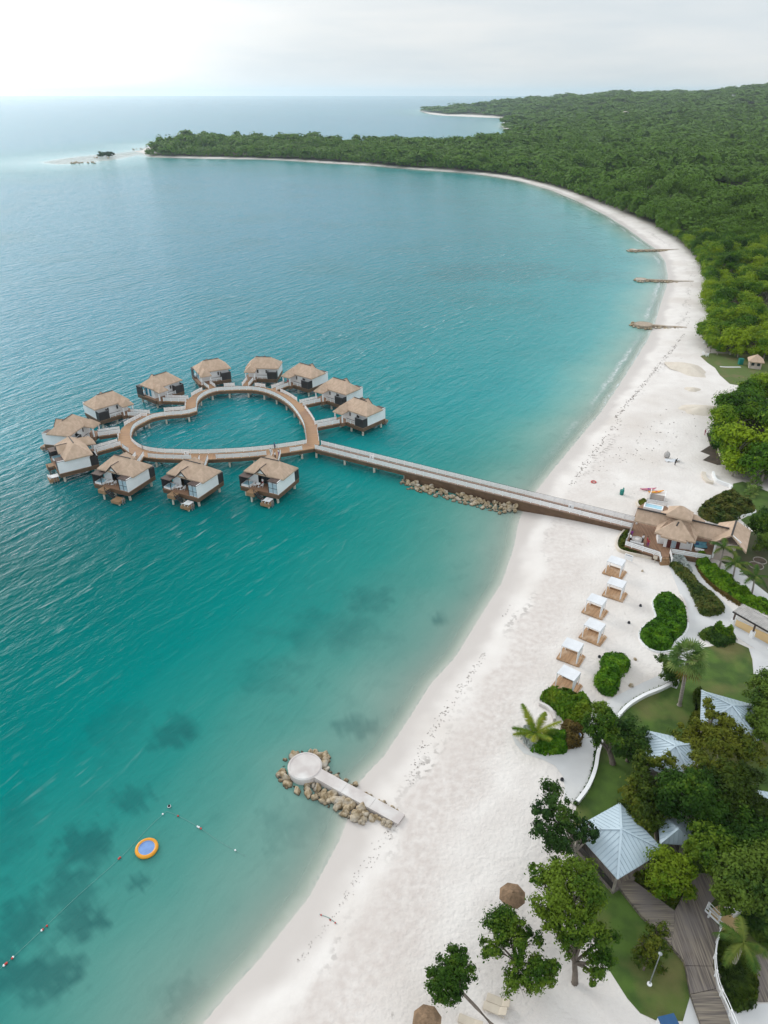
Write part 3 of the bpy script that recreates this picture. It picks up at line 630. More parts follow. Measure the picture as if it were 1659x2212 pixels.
gate_sign(U(*px('b', 1277, 1005), DZ) + Vector((0, 0, 0)), bd, 'white panel with small grey mark on the footbridge railing near the heart boardwalk')
gate_sign(U(*px('c', 1222, 492), DZ), bd, 'white panel with small grey mark on the footbridge railing over the beach')
gate_sign(U(*px('a', 1268, 968), DZ), Vector((1, 0, 0)), 'white panel with grey mark on the inner railing at the front of the heart')

# ------------------------------------------------------------------ overwater villas
def hip(x0, x1, y0, y1, z0, z1, inset, t=.26):
    ym = (y0 + y1) / 2
    return MB().shell([(x0, y0, z0), (x1, y0, z0), (x1, y1, z0), (x0, y1, z0), (x0 + inset, ym, z1), (x1 - inset, ym, z1)], [(0, 1, 5, 4), (2, 3, 4, 5), (1, 2, 5), (3, 0, 4)], t)
def make_villa(mir):
    t = thing('overwater_villa', 'x', 'villa', (0, 0, 0), 0, 'thatched villas standing over the water around the heart boardwalk')
    sx = 1
    def B(m, n, mat, par=t):
        if mir: m.mirror()
        return m.build(n, mat, par)
    B(MB().bx(-4.5, 4.5, -4, 4, -.14, 0), 'deck', terrace_m)
    B(MB().bx(-4.45, 4.45, -3.95, 3.95, -.95, -.145), 'fascia', fascia_m)
    for x in (-3.7, 0, 3.7):
        for y in (-3.2, 3.2): B(MB().lathe((x, y, 0), [(.25, -5), (.25, -.95)], 10), 'pile', pile_m)
    # walls: side wall, back wall, front wall with door opening, far wall, bathroom block
    B(MB().bx(-4.46, -4.3, -2.4, 3.98, 0, 2.7), 'side_wall', wall_m)
    w = MB().bx(-4.3, 3.5, -2.55, -2.4, 0, 2.9); w.bx(3.5, 3.65, -2.55, 1.6, 0, 2.9); w.bx(-4.3, -1.3, 1.45, 1.6, 0, 2.9); w.bx(1.5, 3.5, 1.45, 1.6, 0, 2.9); w.bx(-1.3, 1.5, 1.45, 1.6, 2.25, 2.9)
    B(w, 'wall', wall_m)
    B(MB().bx(-1.3, 1.5, .9, .95, .01, 2.25), 'sliding_door', glass_m)
    for x in (-1.32, 1.5): B(MB().bx(x - .04, x + .04, 1.4, 1.66, 0, 2.25), 'door_jamb', dark)
    B(MB().bx(.05, .12, .96, 1.02, 0, 2.25), 'door_stile', dark)
    for x in (-1.4, 1.0): 
        wi = B(MB().bx(x - .2, x + .2, -2.59, -2.56, 1.2, 2.1), 'window', dark)
    B(MB().bx(2.0, 2.9, -2.6, -2.56, 0, 2.1), 'door', white)
    for y in (-.9, .7): 
        wi = B(MB().bx(3.66, 3.7, y - .45, y + .45, .25, 2.2), 'window', teal_m); B(MB().bx(3.66, 3.68, y - .55, y + .55, .15, 2.3), 'frame', white, wi)
    # bathroom block on the sea side, white with dark frame and brown flat roof
    b = B(MB().bx(-4.28, -2.25, 1.62, 3.86, 0, 2.25), 'bathroom_wall', wall_m)
    B(MB().bx(-4.48, -2.15, 1.7, 4.02, 2.56, 2.66), 'bathroom_roof', brown_roof)
    B(MB().bx(-4.3, -4.22, 3.9, 3.96, 0, 2.55).bx(-2.3, -2.22, 3.88, 3.95, 0, 2.55).bx(-3.3, -3.24, 3.88, 3.94, 0, 2.55).bx(-4.22, -2.3, 3.88, 3.94, 1.1, 1.16), 'window_frame', dark)
    B(MB().bx(-4.2, -2.3, 3.865, 3.885, .1, 2.2), 'window', glassb_m)
    # plunge pool nook
    B(MB().bx(4.35, 4.48, 1.2, 3.95, 0, 2.2).bx(2.3, 2.4, 3.8, 3.9, 0, 2.2), 'privacy_screen', dark)
    B(MB().bx(2.2, 4.55, 1.65, 4.0, 2.2, 2.3), 'pool_canopy', brown_roof if not mir else dark)
    B(MB().bx(2.3, 4.3, 1.8, 3.75, .02, .4), 'pool_rim', white); B(MB().bx(2.5, 4.1, 2.0, 3.55, .4, .42), 'pool_water', pool_m)
    # roof
    r = B(hip(-4.95, 4.25, -3.15, 2.55, 2.82, 5.05, 2.5), 'roof', thatch)
    B(MB().bar((-2.4, -.3, 5.1), (1.7, -.3, 5.1), .2, .1), 'ridge_cap', ridge_m, r)
    # dormer gable on the sea side
    z0, z1 = 3.05, 4.3
    B(MB().shell([(-1.2, 2.9, z0), (.05, 2.9, z1), (1.3, 2.9, z0), (-1.2, 1.2, z0 + .2), (.05, .5, z1), (1.3, 1.2, z0 + .2)], [(1, 0, 3, 4), (2, 1, 4, 5)], .22), 'dormer', thatch, r)
    d = MB(); d.bar((-1.27, 2.96, z0 - .12), (.05, 2.96, z1 - .05), .12, .16); d.bar((1.37, 2.96, z0 - .12), (.05, 2.96, z1 - .05), .12, .16); d.bar((.05, 2.96, z1 + .06), (.05, .6, z1 + .06), .14, .08)
    B(d, 'barge_board', ridge_m, r)
    B(MB().add([(-.8, 2.65, z0 + .05), (.9, 2.65, z0 + .05), (.05, 2.65, z1 - .35), (-.8, 2.55, z0 + .05), (.9, 2.55, z0 + .05), (.05, 2.55, z1 - .35)], [(0, 1, 2), (5, 4, 3), (0, 2, 5, 3), (2, 1, 4, 5), (1, 0, 3, 4)]), 'gable_wall', wall_m, r)
    # entry porch
    p0 = B(MB().shell([(1.1, -5.3, 2.35), (4.1, -5.3, 2.35), (4.1, -1.5, 2.7), (1.1, -1.5, 2.7), (2.6, -4.4, 3.75), (2.6, -1.2, 3.95)], [(1, 2, 5, 4), (3, 0, 4, 5), (0, 1, 4)], .24), 'porch_roof', thatch)
    for x in (1.4, 3.8): B(MB().bx(x - .13, x + .13, -4.95, -4.7, 0, 2.35), 'porch_column', white)
    B(MB().bx(1.0, 4.2, -5.2, -4.0, -.14, 0).bx(1.1, 4.1, -5.1, -4.0, -.9, -.15), 'porch_deck', terrace_m)
    # outdoor shower screens
    s_ = MB().bx(-4.48, -1.9, -4.0, -3.9, 0, 2.05); s_.bx(-4.5, -4.4, -3.9, -2.42, 0, 2.05); s_.bx(-2.0, -1.9, -3.9, -2.56, 0, 2.05)
    B(s_, 'shower_screen', dark); B(MB().bx(-4.5, -1.88, -4.02, -3.88, 2.05, 2.1), 'screen_cap', metal_m)
    # ledge railing
    m = MB()
    for z in (.28, .55, .82): m.bar((-1.85, -3.92, z), (1.0, -3.92, z), .05, .11)
    for x in (-1.8, -.4, .95): m.box((x, -3.92, .52), (.1, .1, 1.05))
    B(m, 'railing', white); B(MB().bar((-1.88, -3.92, 1.08), (1.0, -3.92, 1.08), .12, .05), 'handrail', dark)
    # landing, stair and lower swim deck
    B(MB().bx(.3, 2.1, 4.01, 5.4, -.9, -.1), 'landing', lower_m)
    st = MB()
    for i in range(6): st.box((.05 - i * .27, 4.85, -.2 - i * .21), (.28, 1.0, .05))
    B(st, 'stair', dark)
    B(MB().bar((.3, 5.35, .0), (-1.45, 5.35, -1.3), .06, .3).bar((.3, 5.35, .75), (-1.45, 5.35, -.5), .06, .08).bar((.3, 5.35, -.1), (.3, 5.35, .8), .07, .07).bar((-1.45, 5.35, -1.3), (-1.45, 5.35, -.45), .07, .07), 'stair_rail', dark)
    B(MB().bx(-3.5, -1.5, 4.3, 6.1, -1.95, -1.38), 'swim_deck', lower_m)
    B(MB().bx(-3.75, -3.55, 4.7, 4.76, -2.4, -1.0).bx(-3.75, -3.55, 5.2, 5.26, -2.4, -1.0), 'ladder', metal_m)
    for x, y in ((1.2, 5.0), (-3.2, 5.7)): B(MB().lathe((x, y, 0), [(.2, -5), (.2, -1.2 if x > 0 else -1.96)], 10), 'pile', pile_m)
    return t
def wdir(x0, y0, x1, y1): d = U(x1, y1, DZ) - U(x0, y0, DZ); d.z = 0; return d.normalized()
villas = [
 ('v583', (582.9, 1040.9), wdir(*px('b', 657, 1150), *px('b', 487, 1292)), 0, 'thatched villa at the front right, nearest the footbridge, with a person in its doorway'),
 ('v417', (417.7, 1046.9), wdir(*px('a', 1603, 1180), *px('a', 1390, 1325)), 0, 'thatched villa in the middle of the front three, with loungers on its swim deck'),
 ('v265', (269.5, 1035.6), wdir(*px('a', 1010, 1130), *px('a', 785, 1275)), 0, 'thatched villa leftmost of the front three, with an empty swim deck'),
 ('v160', (160.6, 996), wdir(*px('v', 800, 940), *px('v', 300, 1065)), 0, 'thatched villa at the lower left of the heart, long white wall facing the camera'),
 ('v165', (155, 945), wdir(*px('v', 490, 530), *px('v', 160, 500)), 0, 'thatched overwater villa at the far left, tucked behind the lower left villa'),
 ('v245', (236.4, 889), Vector((-.72, .69, 0)), 0, 'thatched villa with black screen between the far left villa and the teal-shuttered one'),
 ('v350', (347.7, 847.6), Vector((-.78, .63, 0)), 1, 'thatched villa with bright teal shutters on the left lobe of the heart'),
 ('v457', (456.6, 814.5), Vector((-.46, .89, 0)), 1, 'thatched villa behind the notch of the heart, right of the teal-shuttered one'),
 ('v570', (570, 808), Vector((.08, .99, 0)), 1, 'thatched overwater villa at the top centre right, facing straight at the camera'),
 ('v665', (661.4, 824.6), Vector((.60, .80, 0)), 1, 'thatched overwater villa on the right lobe with a person in pink on its porch'),
 ('v738', (733.9, 858), Vector((.62, .78, 0)), 1, 'thatched villa second from the right on the heart, small wooden deck behind it'),
 ('v783', (778.9, 903.6), Vector((.66, .75, 0)), 1, 'thatched overwater villa farthest right on the heart, next to open water')]
protos = {}; VIL = {}
for key, c, sea, mir, lab in villas:
    o = protos[mir] = make_villa(mir) if mir not in protos else protos[mir]
    if mir in VIL: o = copy_tree(protos[mir])
    VIL[mir] = 1; VIL[key] = o
    o.location = U(*c, DZ); o.rotation_euler = (0, 0, math.atan2(sea.y, sea.x) - math.pi / 2); o['label'] = lab
for key, c, sea, mir, lab in villas:                      # gangway of each villa, its own shape
    o = VIL[key]; inv = root_mat(o).inverted(); sgn = -1 if mir else 1
    j = JO[key]; a = Vector((2.6 * sgn, -5.2, 0)); e = inv @ j; d = (a - e); d.z = 0; e = e + d.normalized() * 1.5; e.z = 0
    pts = resample([a, e], 1.5) if (a - e).length > .8 else [a, e]
    pts = [p - Vector((0, 0, .01)) for p in pts]
    MB().strip(pts, 1.9, .2).build('gangway', deck_m, o); MB().strip([p - Vector((0, 0, .21)) for p in pts], 1.8, .65).build('gangway_fascia', fascia_m, o)
    if (a - e).length > 1.2:
        railing(o, offs(pts, .88), False); railing(o, offs(pts, -.88), False)
def vloc(key, x, y, z=0):
    return root_mat(VIL[key]) @ Vector((x, y, z))
# terrace furniture
def patio_table(loc, lab):
    t = thing('patio_table', lab, 'table', loc, 0, 'round white tables on the villa terraces'); MB().lathe((0, 0, .70), [(.46, 0), (.46, .05)], 20).build('tabletop', white, t); MB().lathe((0, 0, 0), [(.26, 0), (.05, .06), (.05, .70)], 12).build('pedestal', white, t); return t
def patio_chair(loc, rz, lab):
    t = thing('patio_chair', lab, 'chair', loc, rz, 'white chairs on the villa terraces'); MB().bx(-.25, .25, -.25, .25, .40, .46).build('seat', white, t); MB().bx(-.25, .25, .22, .28, .46, .95).build('backrest', white, t)
    for x in (-.22, .22):
        for y in (-.22, .22): MB().bx(x - .02, x + .02, y - .02, y + .02, 0, .4).build('leg', white, t)
    return t
def lounger(loc, rz, lab, group, mat=cream, frame=white, tilt=.5):
    t = thing('sun_lounger', lab, 'sun lounger', loc, rz, group)
    MB().bx(-.33, .33, -1.0, .35, .30, .36).build('seat', mat, t); b = MB().box((0, .35 + .36 * math.cos(tilt), .33 + .36 * math.sin(tilt)), (.66, .74, .06), rx=tilt).build('backrest', mat, t)
    MB().bx(-.37, -.34, -1.02, .95, .26, .33).bx(.34, .37, -1.02, .95, .26, .33).bx(-.34, .34, -1.04, -1.0, .26, .33).build('frame', frame, t)
    for x in (-.32, .32):
        for y in (-.9, .75): MB().bx(x - .03, x + .03, y - .03, y + .03, 0, .26).build('leg', frame, t)
    return t
for key, nm in (('v583', 'front right villa'), ('v417', 'middle front villa'), ('v265', 'leftmost front villa')):
    patio_table(vloc(key, .9, 2.7), f'round white table on the terrace of the {nm}')
    patio_chair(vloc(key, 1.6, 2.9), VIL[key].rotation_euler[2] - 1.5, f'white chair on the pool side of the table on the {nm}')
    patio_chair(vloc(key, .2, 2.5), VIL[key].rotation_euler[2] + 1.5, f'white chair on the glazed side of the table on the {nm}')
for key, nm in (('v583', 'front right villa'), ('v417', 'middle front villa'), ('v160', 'lower left villa')):
    for i, x in enumerate((-2.9, -2.1)): lounger(vloc(key, x, 5.1, -1.37), VIL[key].rotation_euler[2], f'white lounger on the swim deck of the {nm}, ' + ('beside the ladder' if i == 0 else 'beside the stair'), 'white loungers on the villa swim decks', white)

# ------------------------------------------------------------------ people
def person(feet, rz, lab, top, legs, pose='stand', h=1.72):
    k = h / 1.72; o = thing('person', lab, 'person', feet, rz)
    V = []; E = []; Rr = []
    def v(p, r, par=None):
        V.append(Vector(p) * k); Rr.append(r * k); i = len(V) - 1
        if par is not None: E.append((par, i))
        return i
    lean = {'stand': 0.0, 'bend': .55}.get(pose, 0.0)
    def up(z, y=0, x=0):
        if z > .95: dz = z - .95; return (x, y - math.sin(lean) * dz, .95 + math.cos(lean) * dz)
        return (x, y, z)
    pel = v(up(.95), .135); wa = v(up(1.10), .115, pel); ch = v(up(1.30), .14, wa); nb = v(up(1.44), .065, ch); nk = v(up(1.50), .055, nb); hd = v(up(1.60, -.01), .095, nk); v(up(1.68, -.005), .075, hd)
    nose = v(up(1.60, -.10), .018, hd)
    for s in (-1, 1):
        hp_ = v((s * .09, 0, .88), .095, pel); kn = v((s * .10, -.02 - .03 * (s > 0), .49), .06, hp_); an = v((s * .10, .02 * s, .09), .04, kn); v((s * .11, -.14 + .02 * s, .035), .035, an)
        sh = v(up(1.40, 0, s * .17), .058, ch); el = v(up(1.13, .03, s * .23), .043, sh); wr = v(up(.90, -.05 - .06 * (s > 0), s * .25), .030, el); pa = v(up(.83, -.07 - .06 * (s > 0), s * .25), .032, wr)
        for q in range(4):
            f1 = v(up(.765 - .006 * abs(q - 1.5), -.10 + q * .022 - .06 * (s > 0), s * .25), .009, pa); v(up(.72 + .008 * abs(q - 1.3), -.095 + q * .02 - .06 * (s > 0), s * .235), .008, f1)
        th = v(up(.80, -.12 - .06 * (s > 0), s * .24), .010, pa); v(up(.765, -.135 - .06 * (s > 0), s * .235), .009, th)
    me = bpy.data.meshes.new('person_rig'); me.from_pydata([tuple(p) for p in V], E, []); ob = bpy.data.objects.new('person_rig', me); COL.objects.link(ob)
    sk = ob.modifiers.new('s', 'SKIN'); ob.modifiers.new('u', 'SUBSURF').levels = 1
    for i, d in enumerate(me.skin_vertices[0].data): d.radius = (Rr[i], Rr[i]); d.use_root = (i == 0)
    bpy.context.view_layer.update(); m2 = bpy.data.meshes.new_from_object(ob.evaluated_get(bpy.context.evaluated_depsgraph_get())); bpy.data.objects.remove(ob)
    b = link('body', m2, [skin_m, top, legs], o, True)
    for p in m2.polygons:
        c = p.center / k
        arm = abs(c.x) > .2 and c.z < 1.12
        if c.z < .10 or arm: p.material_index = 0
        elif c.z < .97 and lean == 0 or c.z < .95: p.material_index = 2
        elif c.z < .95 + .53 * math.cos(lean): p.material_index = 1
        else: p.material_index = 0
    hm_ = MB(); cc = Vector(up(1.64, .02)) * k
    hm_.lathe(cc, [(.03 * k, -.09 * k), (.085 * k, -.06 * k), (.10 * k, 0), (.085 * k, .055 * k), (.03 * k, .095 * k)], 12); hm_.build('hair', hair_m, o, False, True)
    return o
person(U(*px('b', 440, 912), DZ), 2.4, 'person in navy top and trousers standing on the front of the heart boardwalk', bluecl, blackish)
person(U(*px('b', 405, 962), DZ), .4, 'person in white at the head of the front right gangway, nearest the boardwalk', whitecl, whitecl)
person(U(*px('b', 443, 992), DZ), 1.2, 'person in white top and dark trousers on the front right gangway, nearest the villa porch', whitecl, blackish)
person(U(*px('b', 474, 968), DZ), 2.6, 'person in white shirt by the railing of the front right gangway', whitecl, purplecl)
person(vloc('v583', .35, 1.95), VIL['v583'].rotation_euler[2] + math.pi, 'person in white shirt and red trousers standing in the front right villa doorway', whitecl, redcl)
person(vloc('v665', -2.5, -4.5), VIL['v665'].rotation_euler[2], 'person in pink standing on the porch of a right lobe villa', pinkcl, pinkcl)

# ------------------------------------------------------------------ boulders, jetty, groynes
ROCKS = []
for i in range(8):
    rs = np.random.default_rng(40 + i); import bmesh
    bm = bmesh.new()
    for q in range(22): bm.verts.new(Vector(unit(rs.normal(size=3))) * rs.uniform(.75, 1.1))
    bmesh.ops.convex_hull(bm, input=bm.verts); 
    bmesh.ops.delete(bm, geom=[v_ for v_ in bm.verts if not v_.link_faces], context='VERTS')
    bmesh.ops.bevel(bm, geom=bm.edges[:], offset=.07, segments=1, affect='EDGES')
    me = bpy.data.meshes.new('boulder'); bm.to_mesh(me); bm.free(); me.materials.append(rock_m); ROCKS.append(me)
BQ = []
def boulder(p, s, lab, group): BQ.append((Vector(p), s, lab, group))
def boulder_now(p, s, lab, group):
    o = bpy.data.objects.new('boulder', random.choice(ROCKS)); COL.objects.link(o); o.location = p; o.rotation_euler = (random.random() * 6, random.random() * 6, random.random() * 6)
    o.scale = (s * random.uniform(.8, 1.25), s * random.uniform(.75, 1.1), s * random.uniform(.65, .95)); tag(o, lab, 'boulder', group)
# along the bridge
a0 = P('c', 165, 300, 0); a1 = P('c', 1005, 530, .5)
side = -bn if (-bn).y < 0 else bn
for i in range(150):
    t = (i + random.random()) / 150; row = random.random(); wdt = 2.9 if t > .1 else 1.6
    base = (JUNC + bd * 1).lerp(BEND, .325 + .365 * t); q = base + side * (1.35 + row * wdt * (1 - max(0, t - .9) * 5))
    s = random.choice((.34, .45, .55, .68, .8)); boulder((q.x, q.y, max(GZ(q.x, q.y), -.5) + .75 * (1 - row) + .25 * s + .1), s, 'tan limestone boulder in the rubble heap below the footbridge', 'boulders heaped along the footbridge')
# round jetty
jc = P('j', 482, 372, .95); je = (P('j', 1472, 848, 1.05) + P('j', 1405, 940, 1.05)) / 2; jd = (je - jc); jd.z = 0; jl = jd.length; jd.normalize(); jn = Vector((-jd.y, jd.x, 0))
jt = thing('stone_jetty', 'pale concrete jetty with a round head, in the foreground shallows', 'jetty', jc)
def jetty(t, c, d, L_, rad, w, top, cm=None):
    cm = cm or conc_m
    n = 40; MB().lathe((0, 0, 0), [(rad * .98, -1.6), (rad, top - .05), (rad - .06, top), (rad - .22, top)], n).build('round_head', cm, t)
    MB().lathe((0, 0, 0), [(rad - .26, top), (rad - .26, top + .012)], n).build('head_paving', cm, t); MB().torus((0, 0, top + .01), rad - .2, .10, n, 8, .6).build('kerb', cm, t)
    q = Vector((-d.y, d.x, 0)); m = MB(); k = max(3, int(L_ / 4))
    for i in range(k):
        a = d * (rad * .93 + (L_ - rad * .93) * i / k); b = d * (rad * .93 + (L_ - rad * .93) * (i + 1) / k - .03)
        m.add([(p + q * s * w / 2).to_3d() + Vector((0, 0, z)) for p in (a, b) for s in (-1, 1) for z in (-1.6, top - .03)], [(0, 1, 3, 2), (4, 6, 7, 5), (0, 4, 5, 1), (2, 3, 7, 6), (0, 2, 6, 4), (1, 5, 7, 3)])
    m.build('walkway', cm, t)
jetty(jt, jc, jd, jl, 2.05, 1.45, 0.0)
near_side = jn if jn.y < 0 else -jn
for i in range(105):
    u = random.random(); L_ = 1.5 + u * (jl - 2.2); q = jc + jd * L_ + near_side * (1.0 + random.random() * (1.5 if u < .75 else .5)); s = random.choice((.24, .34, .46, .6, .75)) * (1.0 if u < .7 else .7)
    boulder((q.x, q.y, max(GZ(q.x, q.y), -.35) + .25 * s + .2 * random.random()), s, 'tan boulder packed along the near side of the foreground jetty', 'boulders round the foreground jetty')
for i in range(55):
    u = random.random(); L_ = 1.5 + u * (jl - 2.5); q = jc + jd * L_ - near_side * (.95 + random.random() * (.9 if u < .5 else .25)); s = random.choice((.2, .28, .38, .5)) * (1 if u < .5 else .6)
    boulder((q.x, q.y, max(GZ(q.x, q.y), -.3) + .2 * s), s, 'tan boulder packed along the far side of the foreground jetty', 'boulders on the far side of the foreground jetty')
for i in range(44):
    a = random.uniform(.3, 2 * math.pi - .3) + math.atan2(jd.y, jd.x); r_ = 2.25 + random.random() * .9; s = random.choice((.25, .4, .6, .8)); q = jc + Vector((math.cos(a), math.sin(a), 0)) * r_
    boulder((q.x, q.y, -.15 + .15 * s), s, 'tan boulder ringing the round head of the foreground jetty', 'boulders round the jetty head')
for nm, c, e, rad in (('farthest', ('r', 335, 207), ('r', 740, 200), 2.2), ('middle', ('r', 400, 445), ('r', 870, 462), 2.3), ('nearest', ('r', 420, 812), ('r', 912, 845), 3.1)):
    c = P(*c, .9); e = P(*e, 1.1); d = e - c; d.z = 0; L_ = d.length; d.normalize()
    t = thing('stone_groyne', f'narrow stone groyne with a rounded head on the far beach, {nm} of the three', 'groyne', c); jetty(t, c, d, L_, rad, 1.3, 0.0, groyne_m)
    q_ = Vector((-d.y, d.x, 0)); q_ = q_ if q_.y < 0 else -q_
    for i in range(44):
        if i < 18: a = random.uniform(-2.6, 2.6) + math.atan2(-d.y, -d.x); p = c + Vector((math.cos(a), math.sin(a), 0)) * (rad + .2 + random.random() * .9)
        else: p = c + d * (rad + random.random() * L_ * .6) + q_ * (.9 + random.random() * .9)
        s = random.uniform(.45, .85); boulder((p.x, p.y, .05 + .1 * s), s, f'dark tan boulder at the {nm} groyne of the far beach', f'boulders of the {nm} far groyne')

# ------------------------------------------------------------------ trampoline, swim lines
tc_ = P('s', 845, 393, .25); t = thing('water_trampoline', 'round yellow inflatable trampoline with blue mat floating in the shallows', 'trampoline', tc_)
MB().torus((0, 0, 0), 1.02, .20, 48, 14).build('float_ring', yellow, t, False, True); MB().lathe((0, 0, 0), [(.86, .04), (.86, .07)], 40).build('jump_mat', tramp_b, t)
MB().torus((0, 0, .09), .84, .03, 40, 6).build('lacing', M('lacing', (.35, .45, .65)), t)
def swim_line(lab, pts, floats):
    W_ = [P('s', x, y, .05) for x, y in pts]; t = thing('swim_rope', lab, 'float line', W_[0]); MB().tube(catmull(W_, 4), .013, 5).build('rope', rope_m, t, True)
    for x, y, c in floats:
        p = P('s', x, y, .1); MB().lathe(p, [(.04, -.10), (.09, -.06), (.11, 0), (.09, .06), (.04, .1)], 10).build('float', red_m if c == 'r' else white, t, True, True)
swim_line('long rope with red and white floats crossing the lower left water', [(-40, 1122), (75, 1020), (240, 865), (450, 665), (690, 450), (860, 270), (960, 180)],
          [(22, 1068, 'w'), (38, 1054, 'r'), (30, 1061, 'r'), (75, 1020, 'w'), (70, 1026, 'r'), (240, 866, 'w'), (246, 861, 'r'), (270, 840, 'r'), (684, 453, 'r'), (692, 446, 'r'), (938, 196, 'w')])
swim_line('short rope with few floats running from the rope corner toward the jetty', [(960, 180), (1025, 205), (1143, 270), (1250, 345), (1355, 405), (1420, 440)], [(1025, 206, 'r'), (1138, 268, 'w'), (1146, 272, 'w'), (1157, 279, 'r'), (1355, 404, 'w')])
t = thing('mooring_buoy', 'small dark buoy with white band beyond the corner of the swim ropes', 'buoy', P('s', 975, 153, .05)); MB().lathe((0, 0, 0), [(.1, -.2), (.2, 0), (.12, .22), (.04, .3)], 10).build('ball', blackish, t, False, True); MB().lathe((0, 0, .06), [(.205, -.03), (.2, .04)], 10).build('band', white, t)
p = G(690, 1975); t = thing('swim_rope', 'frayed swim rope end with red floats washed up on the beach sand', 'float line', p); q = G(728, 1996); MB().tube([p + Vector((0, 0, .05)), p.lerp(q, .5) + Vector((.1, .1, .05)), q + Vector((0, 0, .05))], .025, 5).build('rope', rope_m, t, True)
for f in (.1, .62, .9): MB().lathe(p.lerp(q, f), [(.03, -.02), (.08, .02), (.08, .08), (.03, .13)], 8).build('float', red_m, t, True)

# ------------------------------------------------------------------ cabanas
def cabana():
    t = thing('beach_cabana', 'x', 'cabana', (0, 0, 0), 0, 'white canopied daybed cabanas in a row on the sand')
    MB().bx(-1.6, 1.5, -1.45, 1.25, .02, .24).build('platform', cab_wood, t); MB().bx(1.51, 1.72, -1.4, 1.2, .02, .16).build('step', cab_wood, t)
    for x in (-1.17, 1.17):
        for y in (-1.12, .88): MB().bx(x - .055, x + .055, y - .055, y + .055, .24, 2.45).build('post', white, t)
    m = MB(); n = 8; vs = []; 
    for i in range(n + 1):
        for j in range(n + 1):
            u = i / n * 2 - 1; v_ = j / n * 2 - 1; vs.append((u * 1.24, v_ * 1.06 - .12, 2.52 - .05 * math.cos(u * 1.5) * math.cos(v_ * 1.5) + random.uniform(-.012, .012)))
    m.shell(vs, [(i * (n + 1) + j, (i + 1) * (n + 1) + j, (i + 1) * (n + 1) + j + 1, i * (n + 1) + j + 1) for i in range(n) for j in range(n)], .1); m.build('canopy', fabric_w, t)
    m = MB()
    for s in (1,):
        for i in range(10):
            y0 = -1.3 + i * .26; x = 1.33 + .04 * (i % 2); k = .0
            m.box((x, y0 + .12, 1.36), (.03, .27, 2.1))
    m2 = MB()
    for i in range(3): m2.box((1.32 - .2 * 0, -1.22 + i * .09, 1.35), (.05, .1, 2.15), rz=.4 * (i - 1))
    vs = [(1.34, -1.28, .3), (1.34, -1.1, .3), (1.36, .55, 1.75), (1.36, 1.3, .35), (1.36, 1.3, 2.46), (1.36, -1.3, 2.46)]
    m3 = MB(); vs = [(1.35, -1.3, .28), (1.38, -1.05, .3), (1.37, -.6, .95), (1.37, .2, 1.6), (1.36, .9, 1.95), (1.36, 1.3, 2.1), (1.36, 1.3, 2.46), (1.35, -1.3, 2.46)]
    vs = [(x - .14, y * .79 - .12, z) for x, y, z in vs]; m3.add(vs + [(x + .03, y, z) for x, y, z in vs], [tuple(range(8)), tuple(range(15, 7, -1))] + [(i, 8 + i, 8 + (i + 1) % 8, (i + 1) % 8) for i in range(8)]); m3.build('curtain', fabric_w, t)
    MB().bx(-1.15, 1.15, .95, .99, .25, .5).build('back_board', cab_wood, t)
    return t
cb = None
cabs = [((965, 300), 'farthest cabana in the sand row, closest to the gatehouse planting'), ((968, 620), 'second cabana from the gatehouse, sand scattered over its boards'), ((680, 870), 'third cabana from the gatehouse, a seam down the middle of its boards'),
        ((650, 1240), 'third cabana from the near end, sun-streaked boards'), ((330, 1535), 'second cabana from the near end of the row, level with the kidney bush'), ((275, 1950), 'nearest cabana in the sand row, just above the palm and leafy mound')]
cdir = G(410, 2085, 'z') - G(115, 1960, 'z'); crz = math.atan2(cdir.y, cdir.x)
for (x, y), lab in cabs:
    if cb is None: o = cb = cabana()
    else: o = copy_tree(cb)
    o.location = G(x, y, 'z'); o.rotation_euler = (0, 0, crz + random.uniform(-.05, .05)); o['label'] = 'white ' + lab

# ------------------------------------------------------------------ gatehouse at the foot of the bridge
GD_ = 2.25
gh = thing('gatehouse', 'thatched beach gatehouse with timber deck where the footbridge meets the sand', 'pavilion', P('q', 560, 620, 1.2))
def Q(x, y, z=GD_): return P('q', x, y, z)
deck_pts = [Q(8, 706), Q(432, 842), Q(550, 838), Q(556, 792), Q(1045, 882), Q(1130, 600), Q(1090, 480), Q(545, 250), Q(520, 222), Q(250, 182), Q(168, 235)]
gdk = MB().prism([p.to_2d() for p in deck_pts], GD_ - .16, GD_).build('deck', terrace_m, gh, True)
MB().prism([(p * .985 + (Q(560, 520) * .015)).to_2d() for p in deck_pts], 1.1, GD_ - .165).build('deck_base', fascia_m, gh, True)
railing(gh, [BEND - bn * 1.2 if (-bn).y < 0 else BEND + bn * 1.2, Q(12, 702), Q(428, 838), Q(440, 920, 1.35) + Vector((0, 0, .3))])
railing(gh, [Q(575, 925, 1.4) + Vector((0, 0, .3)), Q(556, 796), Q(1040, 878)]); railing(gh, [Q(252, 250), Q(275, 186), Q(520, 226)])
m = MB(); s0, s1, e0, e1 = Q(440, 845), Q(548, 840), Q(440, 938, 1.25), Q(562, 935, 1.25)
for i in range(5):
    a, b = s0.lerp(e0, (i + .5) / 5), s1.lerp(e1, (i + .5) / 5); z = GD_ - (i + .6) * (GD_ - 1.25) / 5; a.z = b.z = z - .12; m.bar(a, b, .42, .24)
m.build('stair', lower_m, gh, True)
